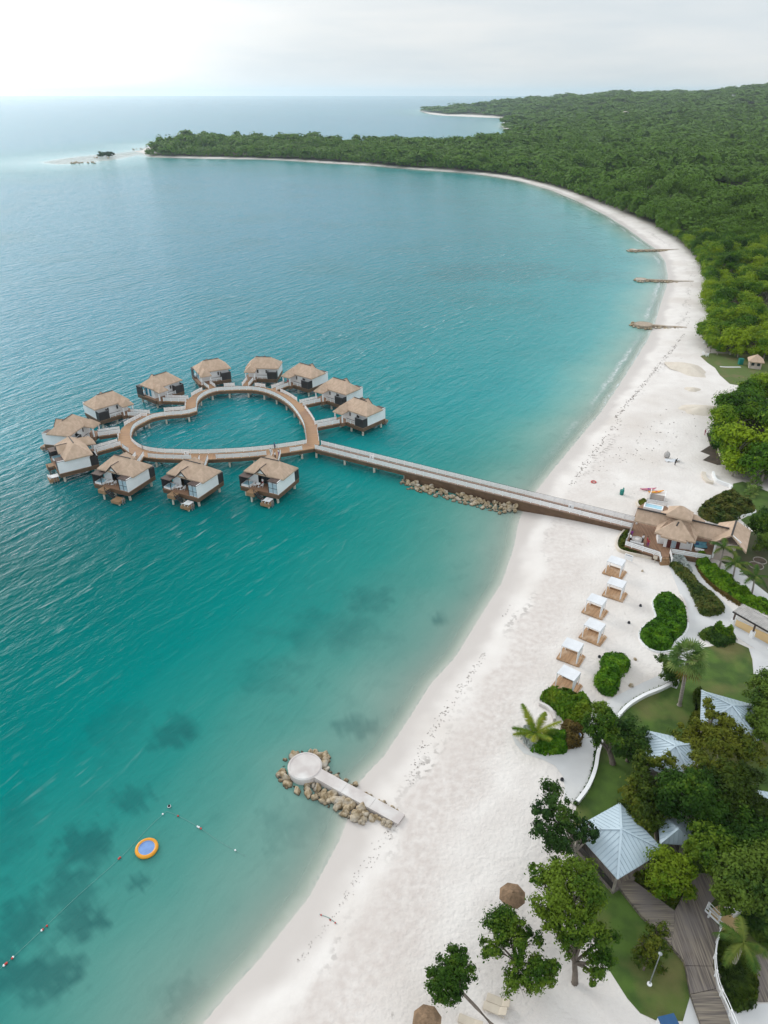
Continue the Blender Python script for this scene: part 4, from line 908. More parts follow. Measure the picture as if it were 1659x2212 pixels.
# white block
fp = [Q(472, 716), Q(802, 754), Q(880, 560), Q(555, 522)]
MB().prism([p.to_2d() for p in fp], GD_, GD_ + 2.7).build('wall', wall_m, gh, True)
fx = (fp[1] - fp[0]).normalized(); fn = Vector((fx.y, -fx.x, 0)); fw = (fp[1] - fp[0]).length
def onwall(n, mat, u0, u1, z0, z1, dp=.05):
    a = fp[0] + fx * u0 * fw + fn * dp; b = fp[0] + fx * u1 * fw + fn * dp; a.z = b.z = (z0 + z1) / 2 + GD_; return MB().bar(a, b, .06, z1 - z0).build(n, mat, gh, True)
onwall('door', redwood, .12, .27, 0, 2.2); onwall('glass_door', glassb_m, .29, .44, 0, 2.2); onwall('door', redwood, .46, .60, 0, 2.2); onwall('window', dark, .88, .96, 1.3, 2.2)
MB().box((Q(455, 640) + Vector((0, 0, .55))), (1.6, 2.2, 1.1), math.atan2(fx.y, fx.x)).build('counter', white, gh, True)
def gable(r0, r1, n0, n1, t=.3):
    far = []
    ax = (r1 - r0); ax.z = 0; ax.normalize()
    for r, n in ((r0, n0), (r1, n1)):
        d = n - r; d -= ax * d.dot(ax); d2 = Vector((-d.x, -d.y, 0)) + ax * (n - r).dot(ax); far.append(Vector((r.x + d2.x, r.y + d2.y, n.z)))
    return MB().shell([n0, n1, r1, r0, far[0], far[1]], [(0, 1, 2, 3), (3, 2, 5, 4)], t), far
def ensure_up(o):
    import bmesh
    bm = bmesh.new(); bm.from_mesh(o.data); bmesh.ops.recalc_face_normals(bm, faces=bm.faces); bm.to_mesh(o.data); bm.free(); return o
ez, rz_ = GD_ + 2.5, GD_ + 4.3
g1, far1 = gable(Q(165, 245, rz_), Q(1285, 492, rz_), Q(125, 392, ez), Q(1235, 660, ez)); r_ = ensure_up(g1.build('roof', thatch, gh, True))
MB().bar(Q(165, 245, rz_ + .1), Q(600, 341, rz_ + .1), .3, .14).bar(Q(790, 383, rz_ + .1), Q(1285, 492, rz_ + .1), .3, .14).build('ridge_cap', ridge_m, gh, True)
gr = (Q(1285, 492, rz_) - Q(165, 245, rz_)).normalized(); gn = Vector((-gr.y, gr.x, 0)); gn = gn if gn.y > 0 else -gn   # gn points away from the camera
def hipw(name, nl, nr, depth, zr, inset, shift=.5, t=.32, ridge=None):
    ax = (nr - nl).normalized(); n_ = Vector((-ax.y, ax.x, 0)); n_ = n_ if n_.y > 0 else -n_; L_ = (nr - nl).length
    fl, fr = nl + n_ * depth, nr + n_ * depth; c = (nl + fl) / 2; a = c + ax * inset; b = c + ax * (L_ - inset); a.z = b.z = zr
    o = ensure_up(MB().shell([nl, nr, fr, fl, a, b], [(0, 1, 5, 4), (2, 3, 4, 5), (1, 2, 5), (3, 0, 4)], t).build(name, thatch, gh, True)); return a, b
a, b = hipw('pavilion_roof', Q(372, 538, GD_ + 2.6), Q(872, 662, GD_ + 2.6), 6.6, GD_ + 5.6, 4.3)
MB().prism([(p).to_2d() for p in (a - gr * 1.0 + gn * .3, b + gr * 1.0 + gn * .3, b + gr * 1.0 + gn * 2.6, a - gr * 1.0 + gn * 2.6)], GD_ + 3.6, GD_ + 5.7).build('clerestory', wall_m, gh, True)
hipw('front_roof', Q(446, 582, GD_ + 2.35), Q(764, 662, GD_ + 2.35), 5.2, GD_ + 4.6, 2.6)
MB().bar(Q(642, 462, GD_ + 4.5), Q(668, 415, GD_ + 4.9), .25, .14).build('ridge_cap', ridge_m, gh, True)
cx_ = Q(705, 228, GD_ + 6.6); nl = cx_ - gr * 2.1 - gn * 1.5; nl.z = GD_ + 5.3; nr = cx_ + gr * 2.1 - gn * 1.5; nr.z = GD_ + 5.1
hipw('upper_roof', nl, nr, 3.2, GD_ + 6.7, 1.8)
lw = cx_ + gr * 5.0 - gn * 1.0; MB()
nl2 = cx_ - gr * 3.2 - gn * .3; nl2.z = GD_ + 3.3; nr2 = cx_ + gr * 4.2 - gn * .3; nr2.z = GD_ + 3.3; hipw('rear_roof', nl2, nr2, 3.2, GD_ + 5.0, 1.6)
g2, far2 = gable(Q(1372, 396, rz_ + .5), Q(1316, 574, rz_ + .5), Q(1550, 520, ez), Q(1492, 788, ez)); ensure_up(g2.build('cross_roof', thatch, gh, True))
MB().bar(Q(1372, 396, rz_ + .62), Q(1316, 574, rz_ + .62), .3, .14).build('ridge_cap', ridge_m, gh, True)
MB().bar(Q(1316, 580, rz_ + .3), Q(1425, 672, GD_ + 3.6), .2, .3).bar(Q(1316, 580, rz_ + .3), Q(1250, 590, GD_ + 3.9), .2, .3).build('barge_board', white, gh, True)
wl_ = [Q(1080, 800), Q(1330, 850), Q(1400, 640), Q(1150, 590)]
MB().prism([p.to_2d() for p in wl_], 1.2, GD_ + 2.5).build('wall', hut_m, gh, True)
for p in (Q(150, 440), Q(1075, 850), Q(810, 760)): MB().box(p + Vector((0, 0, 1.3)), (.22, .22, 2.6)).build('post', white, gh, True)
# deck furniture and visitors
t = thing('fire_table', 'round grey fire table on the gatehouse deck', 'table', Q(155, 655)); MB().lathe((0, 0, 0), [(.5, 0), (.55, .45), (.95, .5), (.95, .6)], 24).build('bowl', tin_m, t); MB().lathe((0, 0, 0), [(.42, .605), (.40, .66), (.1, .7)], 20).build('stones', conc_m, t)
t = thing('deck_sofa', 'white cushioned bench along the gatehouse deck railing', 'sofa', Q(150, 695), math.atan2(-gn.x, gn.y)); t.rotation_euler = (0, 0, math.atan2(gr.y, gr.x)); MB().bx(-1.1, 1.1, -.4, .4, .2, .45).build('seat', whitecl, t); MB().bx(-1.1, 1.1, -.45, -.3, .2, .8).build('backrest', whitecl, t); MB().bx(-1.1, 1.1, -.38, .38, 0, .2).build('frame', blackish, t)
t = thing('blue_sofa', 'pale blue cushioned sofa under the gatehouse eave', 'sofa', Q(930, 722)); t.rotation_euler = (0, 0, math.atan2(gr.y, gr.x) + .35)
MB().bx(-1.0, 1.0, -.45, .45, .18, .42).build('seat', sofa_m, t); MB().bx(-1.0, 1.0, .3, .5, .42, .85).build('backrest', sofa_m, t); MB().bx(-1.02, 1.02, -.46, .5, 0, .17).build('frame', dark, t)
for x in (-.6, .55): MB().box((x, .18, .58), (.55, .16, .4), rx=-.3).build('pillow', bluecl if x < 0 else sofa_m, t)
t = thing('coffee_table', 'low pale coffee table in front of the blue sofa', 'table', Q(915, 768)); t.rotation_euler = (0, 0, math.atan2(gr.y, gr.x)); MB().bx(-.75, .75, -.3, .3, .3, .38).build('top', white, t); MB().bx(-.6, .6, -.2, .2, 0, .3).build('base', white, t)
t = thing('plunge_tub', 'square white tub of pale water behind the gatehouse roof', 'tub', Q(352, 262)); t.rotation_euler = (0, 0, math.atan2(gr.y, gr.x)); MB().bx(-1.7, 1.7, -.9, -.7, 0, .7).bx(-1.7, 1.7, .7, .9, 0, .7).bx(-1.7, -1.5, -.7, .7, 0, .7).bx(1.5, 1.7, -.7, .7, 0, .7).build('rim', white, t); MB().bx(-1.5, 1.5, -.7, .7, 0, .6).build('water', pool_m, t)
person(Q(68, 660), 2.0, 'person in white shirt and dark trousers at the corner of the gatehouse deck', whitecl, blackish)
person(Q(84, 610), 3.0, 'person in dark purple standing behind the white shirt at the deck corner', purplecl, purplecl)
person(Q(222, 668), .2, 'person in white shirt and black trousers beside the fire table', whitecl, blackish)
person(Q(272, 690), 1.2, 'person in red top standing on the gatehouse deck', redcl, redcl)
person(Q(285, 722), -.6, 'person in red and purple nearest the gatehouse deck railing', redcl, purplecl)
person(Q(207, 712), .9, 'person in black by the white bench on the gatehouse deck', blackish, blackish, h=1.6)

# ------------------------------------------------------------------ planting
def hedge(name, lab, cat, poly, h, mat, n, size=.22, group=None, lump=.25, part=None, label2=None):
    pts = [G(x, y, k) for k, x, y in poly]; pts = catmull(pts, 4, True)[:-1]
    xy = np.array([(p.x, p.y) for p in pts]); z0 = pts[0].z; c = xy.mean(0)
    t = thing(name, lab, cat, (c[0], c[1], z0), 0, group) if part is None else part
    lo, hi = xy.min(0), xy.max(0)
    cand = RNG.uniform(lo, hi, (n * 6, 2)); ins = inside(cand[:, 0], cand[:, 1], xy); cand = cand[ins][:n]
    ed = seg_dist(cand[:, 0], cand[:, 1], xy); prof = np.sqrt(np.clip(1 - (1 - np.clip(ed / (h * .75), 0, 1)) ** 2, 0, 1))
    zt = h * (.25 + .75 * prof) + (vnoise(cand[:, 0] + 50, cand[:, 1] + 50, .9, 11) - .5) * lump * 2 * h * .8
    zz = z0 + zt * RNG.uniform(.75, 1.03, len(cand)); 
    # a quarter of the leaves go on the sides
    ns = n // 3; i = RNG.integers(0, len(xy), ns); f = RNG.random((ns, 1)); a, b = xy[i], xy[(i + 1) % len(xy)]; e = a + (b - a) * f; dirn = unit(np.stack([(b - a)[:, 1], -(b - a)[:, 0]], 1))
    ar = np.sum(xy[:, 0] * np.roll(xy[:, 1], -1) - np.roll(xy[:, 0], -1) * xy[:, 1]); dirn = dirn * (1 if ar > 0 else -1)
    ze = RNG.random(ns); e = e + dirn * (RNG.normal(size=(ns, 1)) * .12 + .06 - .30 * ze[:, None] ** 2)
    g = 1e-2; nx = np.stack([RNG.normal(size=len(cand)) * .5, RNG.normal(size=len(cand)) * .5, np.ones(len(cand))], 1)
    side_n = np.concatenate([dirn * .9, np.full((ns, 1), .5)], 1) + RNG.normal(size=(ns, 3)) * .35
    Pp = np.concatenate([np.column_stack([cand, zz]), np.column_stack([e, z0 + .04 + ze * h * .72])]); Nn = unit(np.concatenate([nx, side_n]))
    Pp = Pp - np.array([c[0], c[1], z0]) if part is None else Pp - np.array(tuple(part.location))
    V, Fq = leaf_quads(Pp, Nn, size); o = mesh_np('foliage', V, Fq, mat, t)
    if label2: o['label'] = label2
    ic = [((p[0] - c[0]) * .9 + c[0], (p[1] - c[1]) * .9 + c[1]) for p in xy]
    q = offs([Vector((*p, 0)) for p in np.vstack([xy, xy[:1]])], (.28 if ar > 0 else -.28))[:-1]
    MB().prism([(p.x - t.location.x, p.y - t.location.y) for p in q], 0, h * .55).build('inner_growth', mat, t)
    return t, pts
def kerb(t, pts, off_, w=.25, h=.22, mat=white, name='kerb'):
    ar = sum(pts[i].x * pts[(i + 1) % len(pts)].y - pts[(i + 1) % len(pts)].x * pts[i].y for i in range(len(pts)))
    q = pts + [pts[0]]; q = offs(q, -off_ if ar > 0 else off_); MB().strip([Vector((p.x, p.y, pts[0].z + h)) for p in q], w, h + .1).build(name, mat, t, True)
gp = lambda k, L_: [(k, x, y) for x, y in L_]
t, pts = hedge('kerbed_shrubbery', 'S-shaped bed of glossy green shrubs inside a white kerb on the sand', 'shrub bed', gp('g', [(600, 1215), (640, 1180), (700, 1172), (780, 1205), (838, 1262), (868, 1350), (878, 1460), (830, 1540), (760, 1600), (720, 1675), (620, 1685), (540, 1655), (482, 1598), (465, 1530), (505, 1475), (580, 1420), (622, 1385), (602, 1300), (592, 1250)]), 1.25, leaf_hedge, 5200, .26, lump=.4)
kerb(t, pts, .35)
hedge('round_bush', 'kidney-shaped clipped bright green bush alone on the sand', 'bush', gp('z', [(775, 1640), (805, 1565), (930, 1535), (1080, 1555), (1155, 1640), (1165, 1710), (1045, 1830), (1015, 1920), (1005, 2020), (940, 2085), (830, 2085), (725, 2000), (685, 1900), (722, 1812), (782, 1740)]), 1.7, leaf_hedge, 4200, .2, lump=.3)
hd_t, pts = hedge('leafy_mound', 'bright green leafy mound behind the short coconut palm', 'bush', gp('A', [(278, 262), (330, 237), (420, 232), (470, 257), (540, 272), (572, 330), (550, 400), (530, 440), (470, 430), (430, 400), (380, 350), (330, 300)]), 1.9, leaf_lime, 3800, .26, lump=.5)
hedge('', '', '', gp('A', [(425, 405), (525, 445), (510, 540), (470, 560), (420, 560), (400, 480)]), 1.0, leaf_red, 900, .2, lump=.5, part=hd_t, label2='reddish brown patch')
hedge('', '', '', gp('A', [(260, 520), (320, 490), (420, 480), (430, 560), (400, 590), (300, 600), (220, 572)]), 1.0, leaf_hedge, 1700, .22, lump=.5, part=hd_t)
hedge('silver_shrub', 'silvery grey shrub at the foot of the short coconut palm', 'shrub', gp('A', [(165, 450), (215, 448), (262, 520), (255, 570), (215, 570), (170, 520)]), 1.1, leaf_silver, 900, .18)
t = thing('curved_bench_wall', 'small curved stone wall behind the short coconut palm', 'wall', G(310, 320, 'A')); q = catmull([G(x, y, 'A') for x, y in [(262, 300), (310, 322), (342, 355), (355, 400)]], 4); MB().strip([p + Vector((0, 0, .55)) for p in q], .35, .7).build('wall', conc_m, t, True)
hedge('long_hedge', 'long low olive hedge tapering beside the gatehouse path', 'hedge', gp('g', [(742, 880), (830, 880), (870, 930), (930, 975), (990, 1055), (1100, 1150), (1232, 1280), (1200, 1335), (1100, 1357), (1022, 1328), (962, 1200), (902, 1080), (802, 960)]), 1.0, leaf_hedge2, 4800, .2, lump=.35)
hedge('silver_shrub', 'silvery shrub drift at the gatehouse end of the long hedge', 'shrub', gp('g', [(752, 800), (790, 782), (862, 830), (925, 935), (925, 970), (860, 930), (800, 890), (750, 860)]), 1.15, leaf_silver, 1500, .2, lump=.5)
hedge('curved_hedge', 'tall dark green hedge curving along the right side of the gatehouse path', 'hedge', gp('g', [(988, 800), (1040, 792), (1100, 880), (1200, 962), (1320, 1052), (1480, 1182), (1720, 1320), (1720, 1375), (1480, 1262), (1380, 1225), (1250, 1140), (1115, 1040), (1030, 950), (990, 870)]), 1.5, leaf_hedge, 6000, .24, lump=.5)
hedge('rusty_border', 'low rusty brown border plants below the curved hedge', 'border', gp('g', [(985, 880), (1025, 955), (1112, 1048), (1250, 1150), (1380, 1232), (1375, 1255), (1250, 1175), (1105, 1065), (1015, 955)]), .45, leaf_red, 1500, .16)
hedge('shrub_bed', 'dark shrub bed with yellow topped plants at the corner of the lawn', 'shrub bed', gp('h', [(650, 640), (760, 575), (850, 565), (980, 600), (1110, 655), (1165, 745), (1000, 805), (880, 798), (800, 730), (700, 700)]), 1.0, leaf_dark, 1800, .2, lump=.5)
hedge('yellow_shrub', 'yellow green variegated shrub standing in the dark lawn corner bed', 'shrub', gp('h', [(830, 600), (900, 560), (1000, 610), (1100, 650), (1090, 720), (980, 720), (900, 680)]), 1.9, leaf_lime, 700, .22, lump=.7)
hedge('bush_thicket', 'broad dark thicket of bushes behind the gatehouse roof', 'thicket', gp('g', [(1010, 385), (1060, 330), (1130, 282), (1280, 222), (1380, 262), (1480, 332), (1515, 385), (1400, 418), (1340, 455), (1200, 488), (1050, 440)]), 1.6, leaf_hedge2, 5000, .3, lump=.6)
t, pts = hedge('deck_planter', 'curved planter of yellow green plants wrapped round the gatehouse deck corner', 'planter', gp('g', [(330, 560), (270, 620), (245, 690), (265, 740), (330, 765), (450, 790), (575, 812), (600, 785), (480, 745), (330, 705), (305, 680), (330, 620)]), .8, leaf_olive, 1100, .18, lump=.6)
kerb(t, pts, .3, .3, .5, sandpile, 'planter_wall')
t, pts = hedge('deck_planter', 'small round planter of bushes on the far side of the footbridge end', 'planter', gp('g', [(435, 290), (480, 275), (515, 290), (490, 335), (445, 330)]), .7, leaf_olive, 500, .2, lump=.5); kerb(t, pts, .2, .3, .5, sandpile, 'planter_wall')
for k_, (lab, poly) in enumerate([('thin clipped hedge strip along the outer side of the upper white wall', [(725, 380), (800, 300), (900, 240), (1000, 198), (1085, 152), (1088, 160), (1000, 206), (900, 248), (803, 310), (735, 386)]),
                   ('thin clipped hedge strip along the outer side of the lower white wall', [(485, 895), (552, 800), (588, 700), (605, 600), (630, 512), (640, 512), (616, 605), (600, 700), (562, 805), (494, 900)])]):
    hedge('wall_hedge', lab, 'hedge', gp('A', poly), .55, leaf_dark, 1500, .16)
def low_wall(lab, pts, k, h=.55, w=.42, mat=white):
    q = catmull([G(x, y, k) for x, y in pts], 5); t = thing('low_wall', lab, 'wall', q[0]); MB().strip([p + Vector((0, 0, h)) for p in q], w, h + .1).build('wall', mat, t, True); return t
low_wall('curved white wall edging the upper lawn, between the fan palm and the leaning tree', [(733, 388), (805, 312), (902, 252), (1002, 211), (1085, 168)], 'A')
low_wall('curved white wall edging the lower lawn beside the path', [(492, 902), (560, 808), (602, 702), (620, 602), (645, 515)], 'A')
low_wall('white boundary wall at the far right behind the beach', [(1135, 20), (1160, 85), (1215, 115), (1290, 142), (1312, 165)], 'g', .7, .4)
low_wall('white wall section at the head of the sandy bay behind the gatehouse', [(1042, 365), (1085, 330), (1112, 295)], 'g', .7, .35)
low_wall('curling white kerb wall on the lawn behind the gatehouse', [(1355, 445), (1400, 425), (1500, 405), (1535, 390), (1528, 368)], 'g', .4, .3)
low_wall('tan curved retaining wall by the dark soil at the grove edge', [(1022, 1790), (1035, 1850), (1060, 1905), (1115, 1970)], 'r', .7, .8, sandpile)
low_wall('short tan wall arc on the sand near the grove', [(905, 2030), (910, 2065), (940, 2100), (985, 2112)], 'r', .5, .8, sandpile)
low_wall('low dark kerb arc on the sand right of the S-shaped bed', [(830, 1165), (868, 1230), (892, 1320), (900, 1425)], 'g', .3, .35, conc_m)
sheet('soil_patch', gp('r', [(930, 1700), (1010, 1680), (1110, 1700), (1110, 1950), (1020, 1960), (900, 1920), (960, 1880), (880, 1850), (960, 1800)]), soil_m, .015)
for i, (x, y) in enumerate([(1545, 885), (1582, 838)]):
    t = thing('ring_planter', ('nearer' if i == 0 else 'farther') + ' of two round kerbed planting rings on the shaded lawn', 'planter', G(x, y, 'g')); MB().torus((0, 0, .08), 1.15 - .1 * i, .09, 30, 6).build('kerb', bark_pale, t); MB().lathe((0, 0, 0), [(1.05 - .1 * i, .02), (1.0 - .1 * i, .08)], 24).build('soil', soil_m, t)

# ------------------------------------------------------------------ palms
def frond_mesh(L_, droop, rise, n=16, wl_=.55, hang=.5, seed=0):
    """pinnate frond along +x"""
    rs = np.random.default_rng(seed); pts = []
    for i in range(n + 1):
        s = i / n; pts.append(Vector((L_ * s * (1 - .12 * s * droop), 0, rise * s * L_ - droop * L_ * s * s)))
    vs, fs = [], []
    for i in range(1, n):
        for k in range(2):
            s = (i + .5 * k) / n; p = pts[i].lerp(pts[i + 1], .5 * k); ll = wl_ * L_ / 2.2 * math.sin(math.pi * min(1, .12 + .86 * s)) ** .6
            d = (pts[i + 1] - pts[i]).normalized()
            for sd_ in (-1, 1):
                tip = p + d * ll * .55 + Vector((0, sd_ * ll * rs.uniform(.8, 1.05), -ll * hang * rs.uniform(.7, 1.3))); w = d * .045 * (L_ / 2)
                j = len(vs); vs += [p - w, p + w, tip + w * .3]; fs.append((j, j + 1, j + 2) if sd_ > 0 else (j + 1, j, j + 2))
    return pts, vs, fs
def palm(name, lab, base, top, L_, nf, mat, tr=(.16, .11), droop=.55, rise=.45, trunk_mat=palm_bark, hang=.5, group=None, shaft=True):
    t = thing(name, lab, 'palm', base, 0, group); b = Vector((0, 0, -.1)); e = top - base
    mid = b.lerp(e, .5) + Vector((.1 * e.length * .2, 0, 0)); MB().tube([b, b + Vector((0, 0, .25)), mid, e], [tr[0] * 1.5, tr[0], (tr[0] + tr[1]) / 2, tr[1]], 10).build('trunk', trunk_mat, t)
    if shaft: MB().tube([e, e + Vector((0, 0, .7))], [tr[1] * 1.05, tr[1] * .6], 8).build('crownshaft', leaf_palm, t)
    for i in range(nf):
        a = 2 * math.pi * i / nf * 1.0 + random.uniform(-.25, .25) + (i % 2) * .5; ri = rise + random.uniform(-.25, .35) - (.35 if i % 3 == 0 else 0)
        pts, vs, fs = frond_mesh(L_ * random.uniform(.85, 1.1), droop * random.uniform(.8, 1.2), ri, hang=hang, seed=i)
        m = MB(); m.add(vs, fs); m.tube(pts, [.04 * (1 - .8 * k / len(pts)) for k in range(len(pts))], 4)
        M_ = Matrix.Translation(e + Vector((0, 0, .55 if shaft else .1))) @ Matrix.Rotation(a, 4, 'Z'); m.v = [tuple(M_ @ Vector(p)) for p in m.v]; m.build('frond', mat, t)
    return t
def topz(k, x, y, base):                                 # top point over a base, level chosen so the mast stays upright
    best = None
    for i in range(10, 200):
        p = P(k, x, y, base.z + i * .1); d = (p.to_2d() - base.to_2d()).length
        if best is None or d < best[0]: best = (d, p)
    return best[1]
for lab, bx_, tp in [('royal palm nearest the gatehouse gable, tallest of the three', (1190, 930), (1238, 735)), ('royal palm in the middle of three along the curved hedge', (1310, 1050), (1350, 885)), ('royal palm at the right edge of the photo, lowest of three', (1500, 1170), (1530, 1010))]:
    b = G(*bx_, 'g'); palm('royal_palm', lab, b, topz('g', *tp, b), 2.7, 11, leaf_palm, (.17, .12), .62, .62)
b = G(235, 505, 'A'); palm('coconut_palm', 'short coconut palm with yellow green fronds at the edge of the leafy mound', b, b + Vector((0, 0, .9)), 3.1, 12, leaf_coco, (.22, .16), .35, .75, shaft=False, hang=.35)
b = G(1430, 885, 'B'); palm('garden_palm', 'palm with grey trunk and drooping fronds beyond the curved white railing', b, topz('B', 1500, 745, b), 2.5, 10, leaf_palm, (.20, .14), .7, .55, hang=.7)
def fan_palm(lab, base, top, rad, n, mat, trunk=True, tr=.24):
    t = thing('fan_palm', lab, 'palm', base); e = top - base
    if trunk: MB().tube([(0, 0, -.1), (0, 0, .3), e * .5, e], [tr * 1.5, tr, tr * .9, tr * .8], 12).build('trunk', palm_bark, t)
    dead = MB()
    for i in range(n):
        a = i * 2.4; el = 1.25 - 1.9 * (i / n) ** .9; L_ = rad * random.uniform(.5, .62); d = Vector((math.cos(a) * math.cos(el), math.sin(a) * math.cos(el), math.sin(el))); c = e + d * L_
        m = MB(); m.tube([e, c], [.03, .02], 4); side_ = d.cross(Vector((0, 0, 1))); side_ = side_.normalized() if side_.length > .01 else Vector((1, 0, 0)); upv = side_.cross(d)
        for k in range(13):
            b_ = (k - 6) / 6 * 1.75; q = (d * math.cos(b_) + side_ * math.sin(b_)) * rad * .55 * (1 - .12 * abs(b_)) + Vector((0, 0, -.28 * rad * (.6 + random.random() * .4) * (1 if el < .6 else .3))); w = (side_ * math.cos(b_) - d * math.sin(b_)) * .085
            m.add([c, c + q * .55 + w + upv * .04, c + q, c + q * .55 - w], [(0, 1, 2, 3)])
        m.build('frond', mat if i < n * .86 else dry_frond, t)
    return t
b = G(1118, 300, 'A'); fan_palm('tall fan palm with a pale trunk standing on the upper lawn', b, topz('A', 1174, 12, b), 2.6, 46, leaf_fan)
for i, (x, y, s) in enumerate([(1530, 150, 1.8), (1500, 215, 1.5)]): b = G(x, y, 'g'); fan_palm(('larger' if i == 0 else 'smaller') + ' of two trunkless fan palms on the lawn behind the gatehouse', b, b + Vector((0, 0, .8)), s, 18, leaf_fan, False)

# ------------------------------------------------------------------ metal-roofed pavilions and boardwalk
def pavilion(lab, cor, apex, ez_, az_, posts=True, wood=True):
    E = [U(x, y, ez_) for x, y in cor]; a = U(*apex, az_); c = sum(E, Vector()) / 4
    t = thing('metal_roof_pavilion', lab, 'pavilion', (c.x, c.y, 1.2), 0, 'pavilions with pale blue metal hip roofs among the trees')
    if (E[1] - E[0]).cross(E[2] - E[1]).z < 0: E = E[::-1]
    r = ensure_up(MB().shell(E + [a], [(0, 1, 4), (1, 2, 4), (2, 3, 4), (3, 0, 4)], .12).build('roof', blue_roof, t, True))
    m = MB(); h = MB()
    for i in range(4):
        p, q = E[i], E[(i + 1) % 4]; L_ = (q - p).length; n = int(L_ / .42); nrm = (q - p).cross(a - p).normalized()
        ed = (q - p).normalized(); foot = p + ed * (a - p).dot(ed); inw = a - foot; sf = (a - p).dot(ed) / L_
        for k in range(1, n):
            s = k / n; lim = s / sf if s < sf else (1 - s) / (1 - sf); b0 = p + (q - p) * s + nrm * .02; m.bar(b0, b0 + inw * lim * .985, .035, .05)
        h.bar(p + nrm * .02, a + Vector((0, 0, .06)), .22, .07)
    m.build('standing_seam', seam_m, r, False); [setattr(x, 'location', (0, 0, 0)) for x in r.children]
    for ch in r.children: ch.data.transform(Matrix.Translation(-Vector(t.location)))
    h.build('hip_cap', blue_roof, t, True)
    if posts:
        for e in E:
            q = e.lerp(c, .14); MB().box((q.x, q.y, (ez_ - .1 + 1.2) / 2), (.22, .22, ez_ - 1.3)).build('post', bark_pale, t, True)
        f = [e.lerp(c, .1) for e in E]; MB().prism([p.to_2d() for p in f], 1.1, 1.55).build('floor', wood_grey, t, True)
        m = MB()
        for i in range(4):
            if i != 1: m.bar(Vector((f[i].x, f[i].y, 2.0)).lerp(Vector((c.x, c.y, 2.0)), .06), Vector((f[(i + 1) % 4].x, f[(i + 1) % 4].y, 2.0)).lerp(Vector((c.x, c.y, 2.0)), .06), .08, .9)
        m.build('half_wall', dark, t, True)
    return t
pavilion('pale blue metal hip roof pavilion in the foreground beside the grey boardwalk, least hidden', [(1339, 1734), (1436, 1838), (1334, 1899), (1238, 1790)], (1342, 1791), 4.4, 6.1)
pavilion('pale blue metal hip roof pavilion half hidden by branches below the leaning tree', [(1393, 1576.6), (1389, 1661), (1499, 1689), (1519.5, 1604)], (1460, 1611), 4.4, 6.2)
pavilion('pale blue metal hip roof pavilion at the upper right, nearest the fan palm', [(1515, 1491), (1512.6, 1567), (1640, 1601), (1634, 1524)], (1582, 1524), 4.4, 6.3)
pavilion('grey blue metal hip roof under the big tree, right of the foreground pavilion', [(1420, 1747), (1425.7, 1821), (1511, 1827), (1516, 1755)], (1465, 1790), 4.4, 6.0)
pavilion('bright blue metal roof cut off by the right edge of the photo', [(1622, 1704), (1640, 1772), (1730, 1785), (1725, 1722)], (1678, 1742), 4.6, 6.2)
BZ = 1.62
bw = thing('grey_boardwalk', 'weathered grey timber boardwalk leading from the foreground pavilion to the bottom edge', 'boardwalk', P('B', 1200, 700, 1.2))
def bdeck(name, L_, mat, z=BZ): return MB().prism([P('B', x, y, z).to_2d() for x, y in L_], 1.05, z).build(name, mat, bw, True)
bdeck('side_walk', [(742, 372), (822, 332), (1090, 528), (1085, 640), (1065, 735), (1030, 690), (890, 560)], wood_grey2, BZ - .004)
bdeck('main_deck', [(1091, 526), (1135, 440), (1205, 300), (1290, 300), (1380, 380), (1345, 440), (1270, 520), (1368, 632), (1332, 760), (1325, 865), (1155, 862), (1145, 830), (1066, 736), (1086, 640)], wood_grey)
bdeck('lower_deck', [(1156, 866), (1326, 868), (1345, 1002), (1186, 1036)], wood_grey, BZ - .003)
bdeck('lower_deck', [(1187, 1040), (1346, 1006), (1400, 1130), (1470, 1330), (1290, 1330)], wood_grey2, BZ - .006)
wr = thing('white_railing', 'curved white post and rail fence along the grey boardwalk at the bottom right', 'railing', P('B', 1368, 632, BZ))
railing(wr, [P('B', 1358, 590, BZ), P('B', 1283, 512, BZ), P('B', 1268, 545, BZ), P('B', 1366, 638, BZ)], h=1.0, step=1.4, cap=white, rails=(.5,))
railing(wr, catmull([P('B', x, y, BZ) for x, y in [(1368, 638), (1336, 755), (1328, 868), (1350, 1004), (1405, 1128), (1475, 1300)]], 5), h=1.0, step=1.5, cap=white, rails=(.5,))
sheet('terrace_floor', gp('B', [(1290, 528), (1395, 480), (1470, 560), (1500, 640), (1450, 690), (1385, 690), (1365, 620)]), tan_m, .05)
low_wall('white seat wall end on the tan terrace beyond the white railing', [(1405, 500), (1440, 530), (1470, 565)], 'B', .6, .9)
sheet('timber_terrace', gp('B', [(1565, 810), (1640, 780), (1800, 780), (1800, 1085), (1570, 1090)]), wood_grey, .06)
sheet('stone_paving', gp('B', [(1405, 1140), (1570, 1100), (1800, 1090), (1800, 1400), (1480, 1400)]), path_m, .04)
sheet('path', gp('B', [(1186, 1042), (1250, 1210), (1300, 1330), (1120, 1330), (1140, 1200)]), path_m, .045)
sheet('soil_bed', gp('B', [(820, 335), (960, 300), (1140, 430), (1092, 520)]), soil_m, .03)
hedge('garden_border', 'bushy border with red flowers between the white railing and the timber terrace', 'shrub bed', gp('B', [(1385, 680), (1460, 700), (1560, 850), (1572, 1080), (1450, 1128), (1412, 1040), (1365, 880), (1362, 780)]), 1.0, leaf_olive, 4200, .24, lump=.6)
hedge('flower_shrubs', 'dark shrubs with orange flowers at the right edge above the palm', 'shrub bed', gp('B', [(1500, 520), (1560, 470), (1740, 470), (1740, 720), (1640, 740), (1540, 640)]), 1.4, leaf_dark, 2600, .26, lump=.6)
